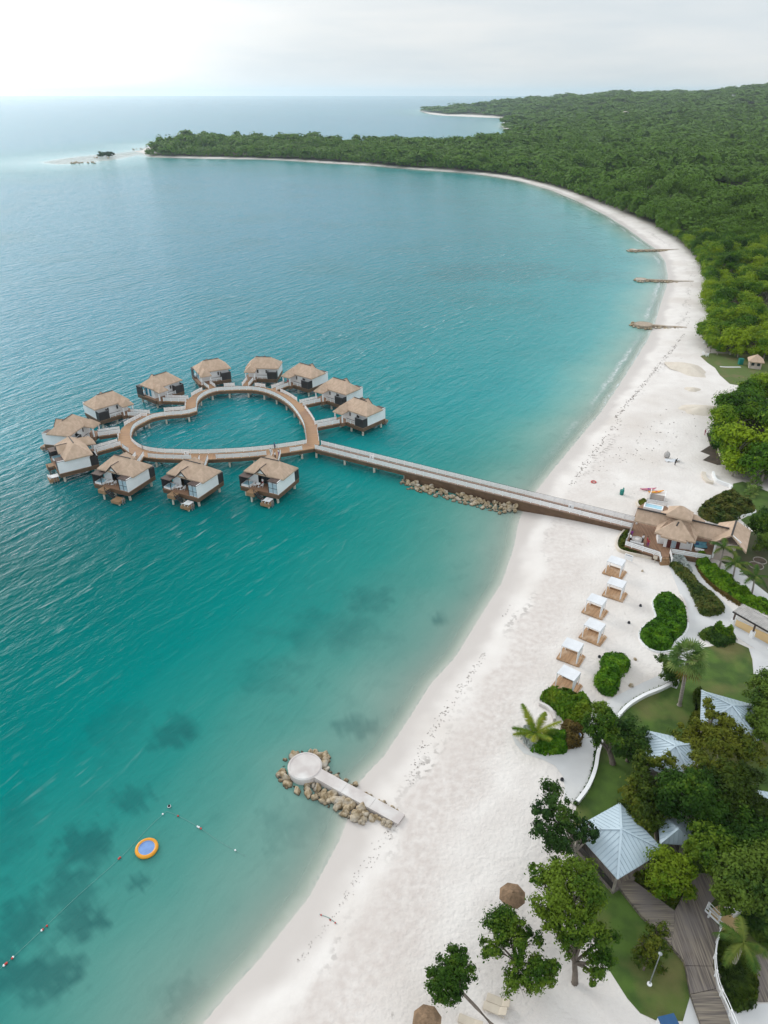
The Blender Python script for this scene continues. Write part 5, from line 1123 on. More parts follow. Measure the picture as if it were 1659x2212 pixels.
hedge('corner_plants', 'green plants in the corner between the side walk and the main boardwalk', 'shrub bed', gp('B', [(835, 330), (900, 290), (990, 330), (1120, 430), (1085, 505), (980, 430)]), .7, leaf_olive, 1100, .22, lump=.7)
hedge('wall_side_shrubs', 'yellow olive shrubs along the left eave of the upper right pavilion', 'shrub bed', gp('k', [(960, 150), (1010, 140), (1030, 300), (1020, 430), (990, 520), (900, 520), (930, 380), (990, 330)]), 1.5, leaf_olive, 2000, .24, lump=.6)
hedge('sprawling_bushes', 'dark bushes filling the gap between the two shaded pavilions', 'thicket', gp('A', [(860, 900), (960, 880), (1040, 960), (1050, 1100), (960, 1060), (900, 1020)]), 1.4, leaf_dark, 2200, .26, lump=.6)
hedge('sprawling_bushes', 'dark undergrowth at the right between the pavilions and the boardwalk', 'thicket', gp('A', [(1200, 820), (1400, 800), (1560, 900), (1640, 1080), (1500, 1120), (1300, 1100), (1240, 980)]), 1.6, leaf_dark, 5000, .28, lump=.6)
# pergola
pg = thing('pergola', 'white columned pergola with grey batten roof over a tan sand court at the right edge', 'pergola', G(1400, 500, 'h'))
pz = 4.1
e0, e1 = P('h', 1140, 282, pz), P('h', 1700, 600, pz); e1 = e0 + (e1 - e0).normalized() * 11; ax = (e1 - e0).normalized(); k0 = P('h', 1280, 172, pz + .25); dep = k0 - e0; dep -= ax * dep.dot(ax); d0, d1 = e0 + dep, e1 + dep
rf = MB()
for i in range(44):
    s = (i + .5) / 44; a = e0.lerp(e1, s); b = a + dep; rf.bar(a + Vector((0, 0, .02 * (i % 2))), b, .2, .07)
rf.build('batten_roof', tin_m, pg, True); MB().bar(e0 - Vector((0, 0, .15)), e1 - Vector((0, 0, .15)), .14, .2).bar(d0 - Vector((0, 0, .15)), d1 - Vector((0, 0, .15)), .14, .2).build('beam', dark, pg, True)
for bxy in ((1122, 492), (1412, 668), (1690, 850)):
    b = G(*bxy, 'h'); MB().box(b + Vector((0, 0, .55)), (.55, .55, 1.1), .5).build('column_base', white, pg, True); MB().box(b + Vector((0, 0, 2.0)), (.2, .2, 1.85), .5).build('column', brown_roof, pg, True)
for bxy in ((1260, 400), (1520, 530)):
    b = G(*bxy, 'h'); MB().box(b + Vector((0, 0, .4)), (.45, .45, .9), .5).build('column_base', white, pg, True)
MB().bar(G(1190, 385, 'h') + Vector((0, 0, .4)), G(1700, 640, 'h') + Vector((0, 0, .4)), .3, .8).build('back_wall', wall_m, pg, True)
sheet('sand_court', gp('h', [(1165, 400), (1700, 650), (1750, 820), (1660, 775), (1140, 485)]), tan_m, .05)

# ------------------------------------------------------------------ trees of the garden
def tree(lab, base, blobs, mat, n, size=.26, tr=.22, fork=.35, name='broadleaf_tree', group=None, bmat=bark, sub=16, limb=.45, twigs=10, cat='tree'):
    t = thing(name, lab, cat, base, 0, group); B_ = [(np.array(tuple(Vector(c) - base)), r if hasattr(r, '__len__') else (r, r, r * .8)) for c, r in blobs]
    cen = sum((b[0] for b in B_), np.zeros(3)) / len(B_); fk = Vector(cen) * fork; fk.z = max(.8, cen[2] * fork)
    m = MB(); m.tube([(0, 0, -.15), (0, 0, .2), fk * .5 + Vector((.06, .03, 0)), fk], [tr * 1.5, tr * 1.05, tr * .9, tr * .8], 9)
    for c, r in B_:
        c = Vector(c); mid = fk.lerp(c, .5) + Vector((random.uniform(-.2, .2), random.uniform(-.2, .2), random.uniform(-.1, .25))) * r[0]
        m.tube([fk, mid, c], [tr * limb * 1.3, tr * limb, tr * .2], 6)
        for k in range(twigs):
            d = Vector((random.gauss(0, 1), random.gauss(0, 1), random.gauss(.35, .7))).normalized(); e = c + Vector((d.x * r[0], d.y * r[1], d.z * r[2])) * random.uniform(.75, 1.05); s_ = mid.lerp(c, random.random()); m.tube([s_, s_.lerp(e, .5) + Vector((0, 0, .1)), e], [tr * .16, tr * .10, .01], 4, False)
    m.build('trunk', bmat, t); V, Fq = clumpy([(tuple(c), r) for c, r in B_], n, size, sub); mesh_np('crown', V, Fq, mat, t); return t
def bl_(k, L_): return [(P(k, x, y, z), r) for x, y, z, r in L_]
tree('large light green tree with a thick forked trunk at the bottom, standing in the sand', G(480, 968, 'B'), bl_('B', [(400, 330, 8.2, 1.7), (520, 300, 7.6, 1.5), (330, 430, 7.8, 1.6), (480, 440, 8.6, 1.8), (430, 570, 7.2, 1.7), (560, 640, 6.4, 1.5), (330, 590, 6.6, 1.2), (640, 700, 5.4, 1.3), (430, 720, 5.6, 1.0), (630, 850, 4.6, 1.1), (560, 480, 7.6, 1.3), (270, 300, 8, .9), (610, 930, 4.0, .8)]), leaf_mid, 6800, .23, .28, .3, sub=14)
tree('tree with exposed grey branches between the beach and the foreground pavilion', G(505, 245, 'B'), bl_('A', [(330, 845, 7.6, 1.3), (300, 930, 7.4, 1.3), (400, 960, 7.6, 1.2), (300, 1040, 6.6, 1.3), (450, 1010, 7.0, 1.0), (560, 1060, 6.4, .9), (360, 1110, 5.8, 1.4), (480, 1080, 6.2, 1.0), (590, 1100, 5.8, .8)]) + bl_('B', [(370, 140, 5.2, 1.3)]), leaf_dark, 3000, .24, .22, .3, bmat=bark_pale, twigs=16, sub=12)
tree('dark two lobed tree over the sand in front of the thatched umbrella', G(1085, 905, 'C'), bl_('C', [(960, 420, 5.4, 1.2), (1060, 500, 5.6, 1.0), (900, 580, 5.0, 1.3), (1060, 640, 5.2, 1.3), (1230, 640, 4.8, .9), (870, 740, 4.4, .9), (1250, 880, 4.6, 1.0), (1340, 980, 4.4, 1.0), (1120, 1060, 3.8, 1.1), (1250, 1050, 4.2, 1.0), (1430, 900, 4.4, .75), (1110, 850, 4.6, .8)]), leaf_mid, 5200, .2, .18, .35, sub=14)
b = G(880, 1465, 'C'); t = tree('leaning tree with a long bare trunk at the bottom edge of the beach', b, bl_('C', [(560, 790, 5.6, .85), (470, 890, 5.6, 1.15), (590, 920, 5.6, 1.0), (400, 1010, 5.0, 1.1), (530, 1040, 5.2, 1.1), (420, 1140, 4.6, 1.0), (340, 1080, 4.4, .7), (540, 1170, 4.6, .8), (310, 970, 4.8, .6)]), leaf_mid, 3600, .19, .16, .75, sub=13, twigs=14)
tree('two toned tree with a gnarled stump trunk where the two white walls meet', G(710, 655, 'A'), bl_('A', [(640, 330, 6.6, 1.0), (600, 400, 6.0, 1.3), (680, 400, 6.6, 1.3), (600, 480, 5.0, 1.1), (690, 500, 5.4, 1.4), (660, 350, 6.4, 1.1)]), leaf_mid, 2800, .24, .34, .3, sub=13)
tree('dense dark tree crowding the left eave of the middle pavilion', G(800, 640, 'A'), bl_('A', [(790, 450, 5.0, 1.4), (850, 480, 5.0, 1.4), (790, 540, 4.0, 1.5), (870, 560, 4.2, 1.3), (840, 600, 3.2, 1.2)]), leaf_dark, 3000, .24, .2, .3)
tree('olive tree standing against the front of the upper right pavilion, leaves over its roof', G(1275, 475, 'A'), bl_('A', [(1300, 300, 7.0, .8), (1320, 370, 7, .9), (1390, 400, 7.0, .9), (1280, 450, 5.6, 1.3), (1410, 460, 6.2, 1.4), (1180, 480, 4.6, 1.3), (1500, 510, 6.0, 1.5), (1340, 540, 5.8, 1.7), (1450, 570, 6.0, 1.6), (1550, 600, 5.8, 1.4), (1200, 540, 4.6, 1.3), (1120, 530, 4.4, .9)]), leaf_olive, 5600, .26, .3, .45, bmat=bark_pale, sub=14)
tree('tree with sparse reddish olive leaves and pale branches over the middle pavilion', G(1090, 790, 'A'), bl_('A', [(900, 640, 6.0, 1.1), (880, 680, 6.0, .9), (960, 660, 6.2, 1.0), (1060, 650, 6.6, .9), (1250, 660, 7.2, 1.3), (1360, 660, 7.4, 1.2), (1330, 720, 7, 1.2), (1200, 720, 6.6, 1.0)]), leaf_olive, 2600, .24, .24, .5, bmat=bark_pale, twigs=16, sub=12)
tree('olive green tree between the lawn and the shaded pavilion', G(905, 985, 'A'), bl_('A', [(880, 800, 5.8, 1.4), (950, 830, 6.0, 1.5), (870, 890, 5.0, 1.5), (950, 930, 5.4, 1.6), (850, 960, 4.2, 1.3), (930, 1000, 4.4, 1.3), (800, 980, 3.8, .9), (810, 830, 4.8, .8)]), leaf_olive, 4600, .25, .24, .3, sub=15)
tree('big bright green tree spreading over the shaded pavilions at the right', G(1130, 190, 'B'), bl_('A', [(1080, 790, 7.6, 1.6), (1160, 760, 8.0, 1.7), (1180, 850, 8.4, 1.9), (1090, 870, 7.6, 1.6), (1270, 880, 8.0, 1.9), (1200, 940, 7.6, 1.8), (1290, 800, 7.8, 1.5), (1060, 940, 6.4, 1.0), (1330, 950, 7.6, 1.6), (1270, 1010, 7.0, 1.5)]), leaf_mid, 7600, .27, .34, .4, bmat=bark_pale, twigs=14)
tree('olive tree with pale bare limbs at the right edge beside the blue roof', G(1540, 1090, 'A'), bl_('A', [(1430, 730, 7.6, 1.6), (1520, 760, 7.6, 1.6), (1420, 830, 7.8, 1.8), (1500, 900, 7.4, 1.7), (1420, 950, 7, 1.6), (1580, 950, 6.8, 1.5), (1620, 1040, 6.4, 1.6), (1500, 1010, 6.4, 1.6), (1660, 950, 6.6, 1.5)]), leaf_olive, 6000, .27, .3, .5, bmat=bark_pale, twigs=18)
tree('round yellow green tree in the angle between the two boardwalks', G(1075, 440, 'B'), bl_('B', [(1050, 230, 5.4, 1.3), (1110, 270, 5.4, 1.3), (1020, 300, 4.8, 1.3), (1130, 350, 4.4, 1.3), (1050, 370, 4.2, 1.3), (980, 350, 3.8, 1.0), (1170, 400, 3.4, .8)]), leaf_lime, 4200, .24, .2, .35)
tree('bright green tree overhanging the top of the main boardwalk', G(1330, 300, 'B'), bl_('B', [(1290, 80, 7.2, 1.3), (1350, 90, 7.2, 1.4), (1270, 160, 6.6, 1.2), (1360, 170, 6.8, 1.4), (1290, 230, 5.8, 1.2), (1350, 250, 5.8, 1.1), (1200, 160, 5.6, .9)]), leaf_mid, 4200, .25, .26, .45, bmat=bark_pale)
tree('dark green tree at the right edge above the white railing', G(1530, 470, 'B'), bl_('B', [(1440, 240, 7.4, 1.5), (1530, 260, 7.4, 1.7), (1620, 240, 7.0, 1.7), (1420, 340, 6.4, 1.4), (1500, 370, 6.4, 1.6), (1600, 370, 6.2, 1.7), (1430, 440, 5.2, 1.2), (1560, 460, 5.0, 1.5), (1640, 460, 5, 1.5), (1380, 390, 5.4, .9), (1400, 500, 4.4, .8)]), leaf_dark, 7200, .25, .28, .35, bmat=bark_pale)
tree('green tree crown at the right edge between the blue roof and the boardwalk', G(1600, 170, 'B'), bl_('B', [(1480, 90, 7.0, 1.5), (1570, 80, 7.0, 1.6), (1640, 120, 6.8, 1.5), (1460, 20, 6.6, 1.5), (1560, 0, 6.8, 1.6), (1650, 20, 6.8, 1.6)]), leaf_mid, 4600, .26, .26, .4)
tree('dark tree at the right edge beside the upper right pavilion', G(1650, 420, 'A'), bl_('A', [(1620, 200, 6.6, 1.3), (1660, 260, 6.6, 1.6), (1600, 280, 5.6, 1.2), (1640, 350, 5.6, 1.6), (1610, 430, 4.8, 1.4), (1660, 470, 5.0, 1.5), (1600, 480, 4.0, 1.2), (1670, 150, 6.4, 1.4)]), leaf_dark, 5200, .26, .26, .35)
tree('low shrubby tree left of the fan palm trunk at the end of the white wall', G(1085, 165, 'A'), bl_('A', [(1010, 20, 4.4, .8), (1050, 60, 4.4, 1.0), (1090, 90, 4.0, 1.1), (1050, 110, 3.0, 1.0), (1110, 130, 2.8, .9), (1080, 150, 2.0, .8)]), leaf_dark, 1800, .22, .12, .4, twigs=14)
tree('thin reddish tree on the bottom lawn behind the lamp post', G(900, 890, 'B'), bl_('B', [(990, 640, 3.8, .7), (960, 700, 3.6, .9), (910, 740, 3.2, .9), (1000, 760, 3.0, .9), (900, 820, 2.4, .8), (970, 850, 2.0, .8), (860, 780, 2.6, .6)]), leaf_olive, 1500, .18, .1, .4, twigs=14, sub=12)
tree('green bushy tree right of the gatehouse at the photo edge', G(1600, 560, 'g'), bl_('g', [(1570, 460, 5.0, 1.6), (1640, 450, 5.4, 2.0), (1600, 520, 4.2, 1.7), (1690, 520, 4.8, 2.0), (1560, 520, 3.4, 1.2)]), leaf_mid, 3200, .28, .22, .35)
tree('smaller bushy tree on the shaded lawn right of the gatehouse gable', G(1620, 720, 'g'), bl_('g', [(1610, 630, 3.4, 1.2), (1650, 650, 3.6, 1.3), (1600, 690, 2.4, 1.1), (1660, 700, 2.6, 1.3)]), leaf_dark, 1600, .26, .16, .35)

# ------------------------------------------------------------------ forest
def proto_tree(seed, n, r=(4.0, 4.0, 3.2), h=4.6, quad=.62):
    rs = np.random.default_rng(seed); bl = [((0, 0, h), r)]
    for i in range(5):
        a = rs.uniform(0, 6.28); d = rs.uniform(.35, .75); bl.append(((math.cos(a) * r[0] * d, math.sin(a) * r[1] * d, h + rs.uniform(-.35, .45) * r[2]), tuple(np.array(r) * rs.uniform(.42, .62))))
    V, Fq = clumpy(bl, int(n / 1.6), quad * 1.25, 14, .24, .45, .22, 0); return V, Fq
FT = []
for i in range(8):
    rr_ = (random.uniform(3.0, 4.2), random.uniform(3.0, 4.2), random.uniform(2.5, 3.4)); hh = random.uniform(3.8, 5.2)
    V, Fq = proto_tree(100 + i, 1500, rr_, hh, .40); me = mesh_np('crown', V, Fq, leaf_forest); md = me.data; bpy.data.objects.remove(me)
    tm = MB(); tm.tube([(0, 0, -.3), (.1, 0, hh * .4), (0, .1, hh * .8)], [.3, .24, .16], 7)
    for k in range(6): a = random.random() * 6.28; tm.tube([(0, 0, hh * random.uniform(.3, .6)), (math.cos(a) * rr_[0] * .6, math.sin(a) * rr_[1] * .6, hh * random.uniform(.9, 1.2))], [.15, .05], 5)
    to = tm.build('trunk', bark_pale); td = to.data; bpy.data.objects.remove(to); FT.append((md, td))
# candidate positions: rings whose spacing grows with distance
cand = []
r_ = 95.0
while r_ < 5200:
    s = 6.8 * (1 + max(0, r_ - 400) / 620); na_ = int(r_ * 1.6 / s)
    for k in range(na_):
        a = -.80 + 1.6 * (k + random.uniform(-.4, .4)) / na_; q = r_ + random.uniform(-.4, .4) * s; cand.append((q * math.sin(a), q * math.cos(a), s))
    r_ += s * .92
cand = np.array(cand); okf = inside(cand[:, 0], cand[:, 1], FO) | inside(cand[:, 0], cand[:, 1], GR)
depth_ = cand[:, 1] * cp; u = cand[:, 0] / np.maximum(depth_ + CAM_H * sp_, 1)
okf &= (np.abs(u) < .66); cand = cand[okf]
# the very edge of the wood, a closed line of low crowns
edge = []
near_edge = catmull([Vector((*p, 0)) for p in forest[:25]], 6)
for p in resample(near_edge, 4.2): edge.append((p.x + random.uniform(-1, 1.5), p.y + random.uniform(-.5, 1.5), 4.2))
gedge = resample(catmull([Vector((*p, 0)) for p in grove], 4, True), 4.0)
for p in gedge: edge.append((p.x + random.uniform(-.8, .8), p.y + random.uniform(-.5, .8), 4.0))
pos = np.vstack([cand, np.array(edge)]); dist = np.hypot(pos[:, 0], pos[:, 1]); pz_ = ground_z(pos[:, 0], pos[:, 1])
hv_ = vnoise(pos[:, 0] + 3000, pos[:, 1] + 3000, 38, 31); gp_ = vnoise(pos[:, 0] + 2000, pos[:, 1] + 2000, 21, 33); kp_ = (gp_ > .24) | (dist < 230) | (np.arange(len(pos)) >= len(cand)); pos, dist, pz_, hv_ = pos[kp_], dist[kp_], pz_[kp_], hv_[kp_]
fade = np.abs(pos[:, 0] / np.maximum(pos[:, 1] * cp + CAM_H * sp_, 1)) < .62
order = np.argsort(dist + np.where(fade, 0, 1e6)); near_i = order[:296]; far_i = np.array(sorted(set(range(len(pos))) - set(near_i.tolist())))
isgrove = inside(pos[:, 0], pos[:, 1], GR)
for i in near_i:
    md, td = random.choice(FT); x, y, s = pos[i]; o = thing('forest_tree', 'dense green broadleaf tree packed among its neighbours at the near edge of the beach forest', 'tree', (x, y, pz_[i] - .4), random.random() * 6.28, 'trees of the beach forest')
    k = random.uniform(.72, 1.12) * (.85 if s < 4.5 else 1.0); o.scale = (k, k, k * random.uniform(.85, 1.15))
    for nm, d in (('crown', md), ('trunk', td)): c = bpy.data.objects.new(nm, d); COL.objects.link(c); c.parent = o
LOD = []
for n_, qd in ((1000, .44), (620, .56), (200, 1.0), (80, 1.5)): LOD.append([proto_tree(200 + j + n_, n_, (4.0, 4.0, 3.0), 4.4, qd) for j in range(5)])
TV, TT = [], []
tn = vnoise(pos[:, 0] + 4000, pos[:, 1] + 4000, 70, 21)
for i in far_i:
    x, y, s = pos[i]; d = dist[i]; L_ = LOD[0] if d < 330 else LOD[1] if d < 620 else LOD[2] if d < 1300 else LOD[3]
    V, Fq = L_[int(RNG.integers(0, 5))]; k = s / 6.0 * RNG.choice([.6, .8, 1.0, 1.3, 1.75], p=[.2, .25, .25, .2, .1]); kz = min(k, 1 + (k - 1) * .08) * RNG.uniform(.8, 1.6) * (.65 + .9 * hv_[i]); k *= .88; a = RNG.uniform(0, 6.28); c_, s_ = math.cos(a), math.sin(a)
    v = np.empty_like(V); v[:, 0] = (V[:, 0] * c_ - V[:, 1] * s_) * k + x; v[:, 1] = (V[:, 0] * s_ + V[:, 1] * c_) * k + y; v[:, 2] = V[:, 2] * kz + pz_[i] - .4
    TV.append(v); TT.append(np.full(len(v), np.clip(RNG.normal(.42, .5) + (tn[i] - .5) * 1.5 + .35 * np.clip((700 - d) / 450, 0, 1), 0, 1.9), np.float32))
TV = np.concatenate(TV); TT = np.concatenate(TT)
fo_o = mesh_np('forest', TV, np.arange(len(TV)).reshape(-1, 4), leaf_far, None, TT); tag(fo_o, kind='stuff')
print('forest quads', len(TV) // 4, 'trees', len(pos))
# dead pale trunks among the forest
for i, (x, y) in enumerate([(1240, 395), (1275, 402), (1560, 470), (1110, 345), (1330, 380), (1380, 395), (1590, 455)]):
    p = G(x, y); t = thing('bare_tree', 'leafless pale grey tree standing among the green forest crowns', 'tree', p, 0, 'bare trees in the forest'); m = MB(); k = 1.0; m.tube([(0, 0, 0), (.2, 0, 5), (0, .1, 9.5)], [.3, .2, .08], 6)
    for j in range(9): a = random.random() * 6.28; z = random.uniform(5.0, 8.5); m.tube([(0, 0, z), (math.cos(a) * 2.2, math.sin(a) * 2.2, z + 2.2)], [.1, .03], 4)
    m.build('trunk', bark_pale, t)
# mangrove islet and rocks of the shoal
p = U(230, 339); tree('small round mangrove islet bush standing alone on the pale shoal off the point', p, [(p + Vector((dx, dy, 2.6)), (rr0, 4, 2.8)) for dx, dy, rr0 in ((-6, 0, 4.5), (0, 2, 5.5), (5.5, -1, 4.5))], leaf_far, 900, 1.3, .4, .4, name='mangrove', cat='mangrove')
for i in range(26):
    x, y = random.choice([(180 + random.uniform(-26, 26), 352 + random.uniform(-1.5, 1.5)), (215 + random.uniform(-40, 30), 341.5 + random.uniform(-1, 1)), (300 + random.uniform(-22, 10), 322.5 + random.uniform(-1, 2))])
    p = U(x, y); boulder((p.x, p.y, .2), random.uniform(.9, 1.9), 'dark reef rock breaking the surface of the shoal off the point', 'reef rocks on the shoal')

# ------------------------------------------------------------------ small things on the beach and in the garden
def umbrella(lab, c, rad, z=2.7):
    g = Vector((c.x, c.y, GZ(c.x, c.y))); t = thing('thatch_umbrella', lab, 'umbrella', g); n = 8; m = MB(); pr = [(0.04, .55), (.25, .47), (rad * .6, .22), (rad, 0)]
    vs = [(r * math.cos(2 * math.pi * k / n + .2), r * math.sin(2 * math.pi * k / n + .2), z + h) for r, h in pr for k in range(n)]
    m.shell(vs, [(i * n + k, (i + 1) * n + k, (i + 1) * n + (k + 1) % n, i * n + (k + 1) % n) for i in range(3) for k in range(n)], .12); ensure_up(m.build('canopy', umb_m, t)); MB().lathe((0, 0, 0), [(.06, 0), (.05, z + .45)], 8).build('pole', bark, t); MB().lathe((0, 0, z + .5), [(.12, 0), (.05, .14)], 8).build('cap', umb_m, t)
umbrella('brown thatched beach umbrella above the dark two lobed tree', P('C', 1050, 275, 2.9), 1.3)
umbrella('brown thatched beach umbrella cut by the bottom edge of the photo', P('C', 252, 1450, 2.9), 1.25)
ld = G(1010, 1255, 'C') - G(840, 1190, 'C'); lr = math.atan2(ld.y, ld.x) - math.pi / 2
lounger(G(925, 1235, 'C'), lr, 'cream sun lounger on the sand, the upper of the pair under the leaning tree', 'cream loungers on the bottom sand', tilt=.55, frame=cream)
lounger(G(895, 1312, 'C'), lr, 'cream sun lounger on the sand, the lower of the pair under the leaning tree', 'cream loungers on the bottom sand', tilt=.55, frame=cream)
lounger(G(660, 1432, 'C'), lr, 'cream sun lounger cut by the bottom edge of the photo', 'cream loungers on the bottom sand', tilt=.3, frame=cream)
b = G(935, 978, 'B'); tp = topz('B', 997, 795, b); t = thing('lamp_post', 'slim grey lamp post on the bottom lawn', 'lamp', b); H = tp.z - b.z; MB().lathe((0, 0, 0), [(.22, 0), (.22, .12), (.1, .16)], 12).build('footing', white, t); MB().lathe((0, 0, 0), [(.06, .12), (.04, H)], 10).build('pole', metal_m, t); MB().lathe((0, 0, H), [(.05, 0), (.17, .08), (.17, .14), (.04, .22)], 12).build('lamp_head', metal_m, t)
t = thing('towel_bin', 'deep blue box with white side at the bottom edge of the lawn', 'box', G(1035, 1235, 'B'), .2); MB().bx(-.75, .75, -.4, .4, 0, .85).build('body', white, t); MB().bx(-.7, .8, -.45, .45, .86, .98).build('lid', navy_m, t)
def spot(k, x, y, lab):
    t = thing('garden_spotlight', lab, 'light', G(x, y, k)); MB().lathe((0, 0, 0), [(.18, 0), (.2, .22), (.12, .34), (.03, .4)], 10).build('body', blackish, t, False, True); MB().lathe((.02, 0, 0), [(.26, .0), (.26, .03)], 10).build('base', metal_m, t)
spot('g', 456, 1264, 'small dark garden spotlight on the sand left of the S-shaped bed'); spot('g', 347, 1424, 'small dark garden spotlight on the sand between the cabanas and the S-shaped bed'); spot('z', 746, 1530, 'small dark garden spotlight just above the kidney-shaped bush'); spot('A', 402, 756, 'small dark garden spotlight at the tip of the path on the sand')
boulder(G(1268, 1566, 'z') + Vector((0, 0, .12)), .3, 'small reddish brown stone on the sand right of the kidney-shaped bush', None); boulder(G(1205, 1950, 'z') + Vector((0, 0, .2)), .5, 'pale white stone beside the path near the kidney-shaped bush', None); boulder(G(475, 938, 'g') + Vector((0, 0, .08)), .28, 'reddish stone on the sand below the gatehouse stair', None)
t = thing('bin', 'blue and white drum bin beside the leafy mound path', 'bin', G(498, 505, 'A')); MB().lathe((0, 0, 0), [(.32, 0), (.36, .6), (.36, .75)], 16).build('drum', white, t); MB().lathe((0, 0, 0), [(.3, .755), (.28, .8)], 16).build('lid', bluecl, t)
t = thing('notice_board', 'white notice board on the sand at the planter, behind the farthest cabana', 'sign', G(340, 838, 'g'), crz); MB().box((0, 0, .75), (1.4, .08, 1.1)).build('board', white, t); MB().bx(-.6, -.5, -.05, .05, 0, .25).bx(.5, .6, -.05, .05, 0, .25).build('leg', white, t); MB().box((.0, -.045, 1.1), (1.0, .01, .08)).build('text_line', bluecl, t)
t = thing('post_sign', 'cream sign board on a post left of the gatehouse stair', 'sign', G(588, 850, 'g'), crz); MB().bx(-.05, .05, -.05, .05, 0, 1.2).build('post', cream, t); MB().box((0, -.06, 1.0), (.7, .05, .65)).build('board', cream, t)
# teal chair, ring, kayaks, far cabana, groundsman, tarp, hut
t = thing('green_drum', 'teal green upright drum with handle standing on the beach above the footbridge', 'bin', G(278, 212, 'g')); MB().lathe((0, 0, 0), [(.38, 0), (.42, .8), (.42, 1.0)], 14).build('drum', green_m, t); MB().box((.2, 0, 1.2), (.12, .5, .5), ry=.3).build('handle', green_m, t)
t = thing('life_ring', 'red ring lying on the beach above the footbridge', 'ring', G(15, 97, 'g')); MB().torus((0, 0, .1), .48, .11, 28, 8).build('ring', red_m, t, False, True)
def kayak(lab, p, rz, c1, c2):
    t = thing('kayak', lab, 'kayak', p, rz); m = MB(); n = 12; vs = []
    for i in range(n + 1):
        s = i / n * 2 - 1; w = .38 * (1 - abs(s) ** 2.4); z = .12 + .18 * abs(s) ** 3; vs += [(s * 1.7, 0, z - .12 * (1 - s * s)), (s * 1.7, w, z + .1), (s * 1.7, w * .6, z + .2), (s * 1.7, -w * .6, z + .2), (s * 1.7, -w, z + .1)]
    m.add(vs, [(i * 5 + k, (i + 1) * 5 + k, (i + 1) * 5 + (k + 1) % 5, i * 5 + (k + 1) % 5) for i in range(n) for k in range(5)]); ensure_up(m.build('hull', c1, t)); MB().lathe((.1, 0, .28), [(.28, 0), (.24, .05)], 16).build('cockpit', c2, t); MB().bx(-1.35, -.6, -.2, .2, .25, .33).build('bow_panel', c2, t)
kayak('yellow and red kayak lying behind the white-framed daybed', G(600, 195, 'g'), .15, yellow, red_m); kayak('pink and purple kayak lying on the sand behind the first one', G(555, 190, 'g') + Vector((-.3, .9, 0)), .1, pinkcl, purplecl)
t = thing('white_daybed', 'low daybed with white side frames and slatted base behind the gatehouse', 'daybed', G(612, 255, 'g'), crz + .2); MB().bx(-1.3, 1.3, -1.2, 1.2, .1, .35).build('slatted_base', M('grey_slats', (.33, .28, .25), (.2, .17, .15), 2, .8, stretch=(.2, 5, 1)), t)
for x in (-1.35, 1.35): MB().bx(x - .06, x + .06, -1.3, -1.2, 0, 1.5).bx(x - .06, x + .06, 1.2, 1.3, 0, 1.5).bx(x - .06, x + .06, -1.3, 1.3, 1.42, 1.5).bx(x - .05, x + .05, -1.2, 1.2, .3, .9).build('side_frame', white, t)
bp_ = G(672, 1962, 'r'); person(bp_, 1.9, 'person in dark clothes bending over a white sheet on the wide upper beach', blackish, blackish, 'bend')
t = thing('white_sheet', 'crumpled white sheet spread on the sand before the bending person', 'sheet', G(652, 1925, 'r')); vs = [(i * .5 - 1.5, j * .45 - .7 + .1 * math.sin(i), .12 + .1 * math.sin(i * 1.7 + j * 2.1) + (.45 if i > 4 and j < 2 else 0)) for i in range(7) for j in range(4)]; m = MB(); m.shell(vs, [(i * 4 + j, (i + 1) * 4 + j, (i + 1) * 4 + j + 1, i * 4 + j + 1) for i in range(6) for j in range(3)], .04); m.build('cloth', fabric_w, t)
t = thing('bundle', 'upright grey brown bundle on the sand left of the white sheet', 'bundle', G(605, 1900, 'r')); m = MB(); m.lathe((0, 0, 0), [(.3, 0), (.62, .35), (.66, .9), (.4, 1.35), (.1, 1.45)], 12); m.build('wrap', tin_m, t, False, True); MB().bx(-.04, .04, -.04, .04, 1.4, 1.75).build('stake', bark, t)
person(G(915, 1715, 'r'), 0.5, 'person in pink at the dark soil edge of the grove', pinkcl, pinkcl, h=1.6)
t = thing('tarp', 'folded dark blue tarp on the sand below the grass clearing', 'tarp', G(1152, 1496, 'r')); m = MB(); m.shell([(-1.3, -.5, .2), (1.2, -.7, .3), (1.3, .6, .2), (-.9, .7, .3), (0, 0, .75)], [(0, 1, 4), (1, 2, 4), (2, 3, 4), (3, 0, 4)], .18); ensure_up(m.build('cover', bluecl, t))
def mound(lab, c, rx, ry, h, rz=0):
    t = thing('sand_mound', lab, 'mound', c, rz); m = MB(); n, k = 28, 9; vs = [(0, 0, h)]; rs = random.Random(5)
    for j in range(1, k + 1):
        for i in range(n): a = 2 * math.pi * i / n; r = j / k; f = 1 + .12 * math.sin(3 * a + 1) + .06 * math.sin(7 * a); vs.append((rx * r * f * math.cos(a), ry * r * f * math.sin(a), h * (1 - r * r) ** 1.5 + rs.uniform(-.03, .03) * (r < 1) - (.05 if j == k else 0)))
    m.add(vs, [(0, 1 + i, 1 + (i + 1) % n) for i in range(n)] + [(1 + j * n + i, 1 + (j + 1) * n + i, 1 + (j + 1) * n + (i + 1) % n, 1 + j * n + (i + 1) % n) for j in range(k - 1) for i in range(n)]); m.build('heap', sandpile, t, False, True)
mound('long low heap of darker sand in the middle of the wide upper beach', G(902, 1512, 'r'), 6.0, 3.6, 1.1); mound('broad dug heap of darker sand near the grass clearing', G(780, 1180, 'r'), 4.6, 7.5, 1.3, .3); mound('small sand heap beside the broad dug heap', G(820, 1345, 'r'), 2.2, 1.8, .5)
hp0 = G(1318, 1165, 'r'); t = thing('guard_hut', 'small square hut with pale walls and thatched hip roof on the grass clearing', 'hut', hp0, -.35)
